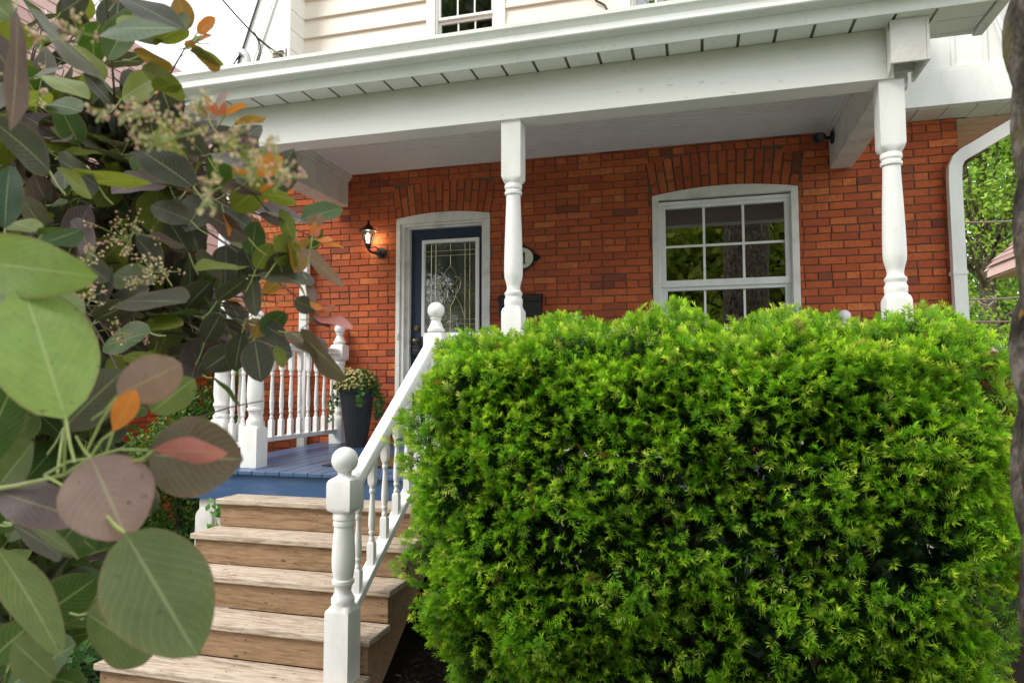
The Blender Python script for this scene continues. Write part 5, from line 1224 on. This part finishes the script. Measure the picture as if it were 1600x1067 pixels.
nb = thing('neighbour_house', 'neighbouring brick house with a pinkish shingle roof behind the smoke bush', 'house', (-8, 3, GROUND))
brick_strip(nb, -6.9, -1.0, 9.0, GROUND, .66, 1)
b = MB(); b.box(-6.9, -6.55, -1.2, 9.2, .66, .70); b.box(-6.56, -6.52, -1.2, 9.2, .66, .84); b.build('eave', M['maroon'], nb)
shingle_roof(nb, (-6.50, -1.3, .80), (0, 1, 0), (-.55, 0, .84), 20, 13, .85, .34)
b = MB(); b.prism([(-7.16, -0.98, GROUND), (-12, -0.98, GROUND), (-12, -0.98, .7), (-10.3, -0.98, 6.1), (-7.16, -0.98, 1.25)], (0, 9.9, 0)); b.build('gable', M['white_old'], nb)
nr = thing('neighbour_house', 'neighbouring house roof corner with pink shingles beyond the right tree trunk', 'house', (8, 5, GROUND))
ec = P(1540, 420, 14.0)
shingle_roof(nr, (ec.x, 4.0, ec.z), (0, 1, 0), (.72, 0, .69), 24, 12)
b = MB(); b.box(ec.x + .02, ec.x + .06, 4.0, 7.6, ec.z - .16, ec.z - .005); b.box(ec.x + .06, ec.x + .75, 4.0, 7.55, ec.z - .19, ec.z - .165); b.bar((ec.x + .02, 7.62, ec.z - .06), (ec.x + 4.3, 7.62, ec.z + 4.04), .06, .16, (0, 1, 0)); b.build('eave', M['pinkboard'], nr)
b = MB(); b.prism([(ec.x + .75, 7.4, GROUND), (ec.x + 8, 7.4, GROUND), (ec.x + 8, 7.4, ec.z + 3), (ec.x + 4.3, 7.4, ec.z + 3.9), (ec.x + .75, 7.4, ec.z + .3)], (0, -3.4, 0)); b.build('wall', M['siding'], nr)
gw = thing('garden_wall', 'low brick wall with a pale stone cap beyond the hedge at the right', 'wall', (3.8, 0.6, GROUND))
p0 = P(1518, 540, 8.2); p1 = P(1600, 556, 6.6); dd = (p1 - p0).normalized(); nn = Vector((-dd.y, dd.x, 0))
b = MB(); b.bar(p0 - dd * .3, p1 + dd * .5, .34, .07); b.build('cap', M['stone'], gw, bevel=.01)
b = MB(); c0 = p0 - dd * .3; c1 = p1 + dd * .5; b.prism([c0 - nn * .11 + Vector((0, 0, -.036)), c1 - nn * .11 + Vector((0, 0, -.036)), Vector((c1.x, c1.y, GROUND)) - nn * .11, Vector((c0.x, c0.y, GROUND)) - nn * .11], nn * .22); b.build('wall', M['brick'], gw)

# ------------------------------------------------------------------ cables
def sag(a, b, s, n=14): a = Vector(a); b = Vector(b); return [a.lerp(b, t / n) + Vector((0, 0, -s * 4 * (t / n) * (1 - t / n))) for t in range(n + 1)]
sm = thing('service_cable', 'black service cable running down to the insulator on the upper wall', 'cable', tuple(P(433, 88, 6.05)))
ins = P(433, 86, 6.08)
b = MB(); b.tube(sag(P(300, -60, 5.0), P(405, 62, 6.0), .03), .008, 6); b.tube([P(405, 62, 6.0), P(420, 74, 6.04), P(432, 82, 6.06)], [.012, .009, .004], 6)
b.tube([P(398, 52, 5.98), P(406, 68, 6.0), P(408, 82, 6.0), P(403, 98, 6.02), P(396, 112, 6.06)], .006, 6); b.tube([P(396, 50, 5.98), P(404, 66, 6.0), P(405, 82, 6.0), P(400, 100, 6.02)], .005, 6)
b.tube([P(404, 62, 6.0), P(420, 76, 6.03), P(428, 88, 6.05)], .003, 5)
b.build('cable', M['cable'], sm)
io = thing('insulator', 'brown and cream porcelain insulator on a steel bracket beside the cream siding', 'insulator', tuple(ins))
b = MB(); b.lathe(ins.x, ins.y, [(ins.z - .055, .012), (ins.z - .05, .042), (ins.z - .03, .045), (ins.z - .025, .026), (ins.z - .005, .024), (ins.z, .04), (ins.z + .018, .042), (ins.z + .022, .03), (ins.z + .035, .012)], 18); b.build('spool', M['porcelain'], io, smooth=35)
b = MB(); b.box(ins.x + .045, ins.x + .085, -0.30, -0.284, ins.z - .09, ins.z + .08); b.box(ins.x - .02, ins.x + .06, ins.y - .01, -0.29, ins.z - .066, ins.z - .057); b.box(ins.x - .02, ins.x + .06, ins.y - .01, -0.29, ins.z + .037, ins.z + .046); b.build('bracket', M['steel'], io)
mh = thing('service_mast', 'grey service mast with a hooked weatherhead above the gutter at the left', 'mast', tuple(P(385, 100, 5.6)))
b = MB(); q = P(388, 100, 5.6); b.tube([q - Vector((0, 0, .5)), q + Vector((0, 0, .02)), q + Vector((-.02, 0, .08)), q + Vector((-.06, 0, .12)), q + Vector((-.10, 0, .13))], [.028, .028, .032, .04, .03], 12); b.build('weatherhead', M['steel'], mh, smooth=40)
b = MB()
for k in range(4): b.tube([q + Vector((-.09, .01 * k, .12)), q + Vector((-.14 - .012 * k, .01 * k, .06)), q + Vector((-.21 - .02 * k, .01 * k, -.06)), q + Vector((-.25 - .02 * k, 0, -.2))], .006, 6)
b.build('lead_wire', M['cable'], mh)
lc = thing('loose_cable', 'short crooked dark cable end hanging against the cream siding', 'cable', (-.75, -.03, 4.0))
q = [P(925, -6, 6.36), P(932, 2, 6.36), P(940, 6, 6.36), P(945, 9, 6.36), P(951, 21, 6.36)]
b = MB(); b.tube(q, .010, 6); b.build('cable', M['cable'], lc)
for k, (a, bb, lab) in enumerate((((1480, 347), (1640, 341), 'upper pale utility cable crossing the bright tree at the right'), ((1480, 468), (1640, 460), 'middle pale utility cable with a loop at the right'), ((1480, 501), (1640, 498), 'lowest pale utility cable above the hedge at the right'))):
    t = thing('utility_cable', lab, 'cable', tuple(P(*a, 9.0)), 'pale utility cables beyond the house')
    b = MB(); b.tube(sag(P(*a, 9.0), P(*bb, 8.0), .02), .010, 6)
    if k == 1: b.tube([P(1508, 490, 8.8), P(1518, 476, 8.8), P(1523, 466, 8.8), P(1532, 474, 8.7), P(1544, 478, 8.6), P(1553, 470, 8.6), P(1556, 463, 8.5)], .009, 6)
    b.build('cable', M['cable_light'], t)
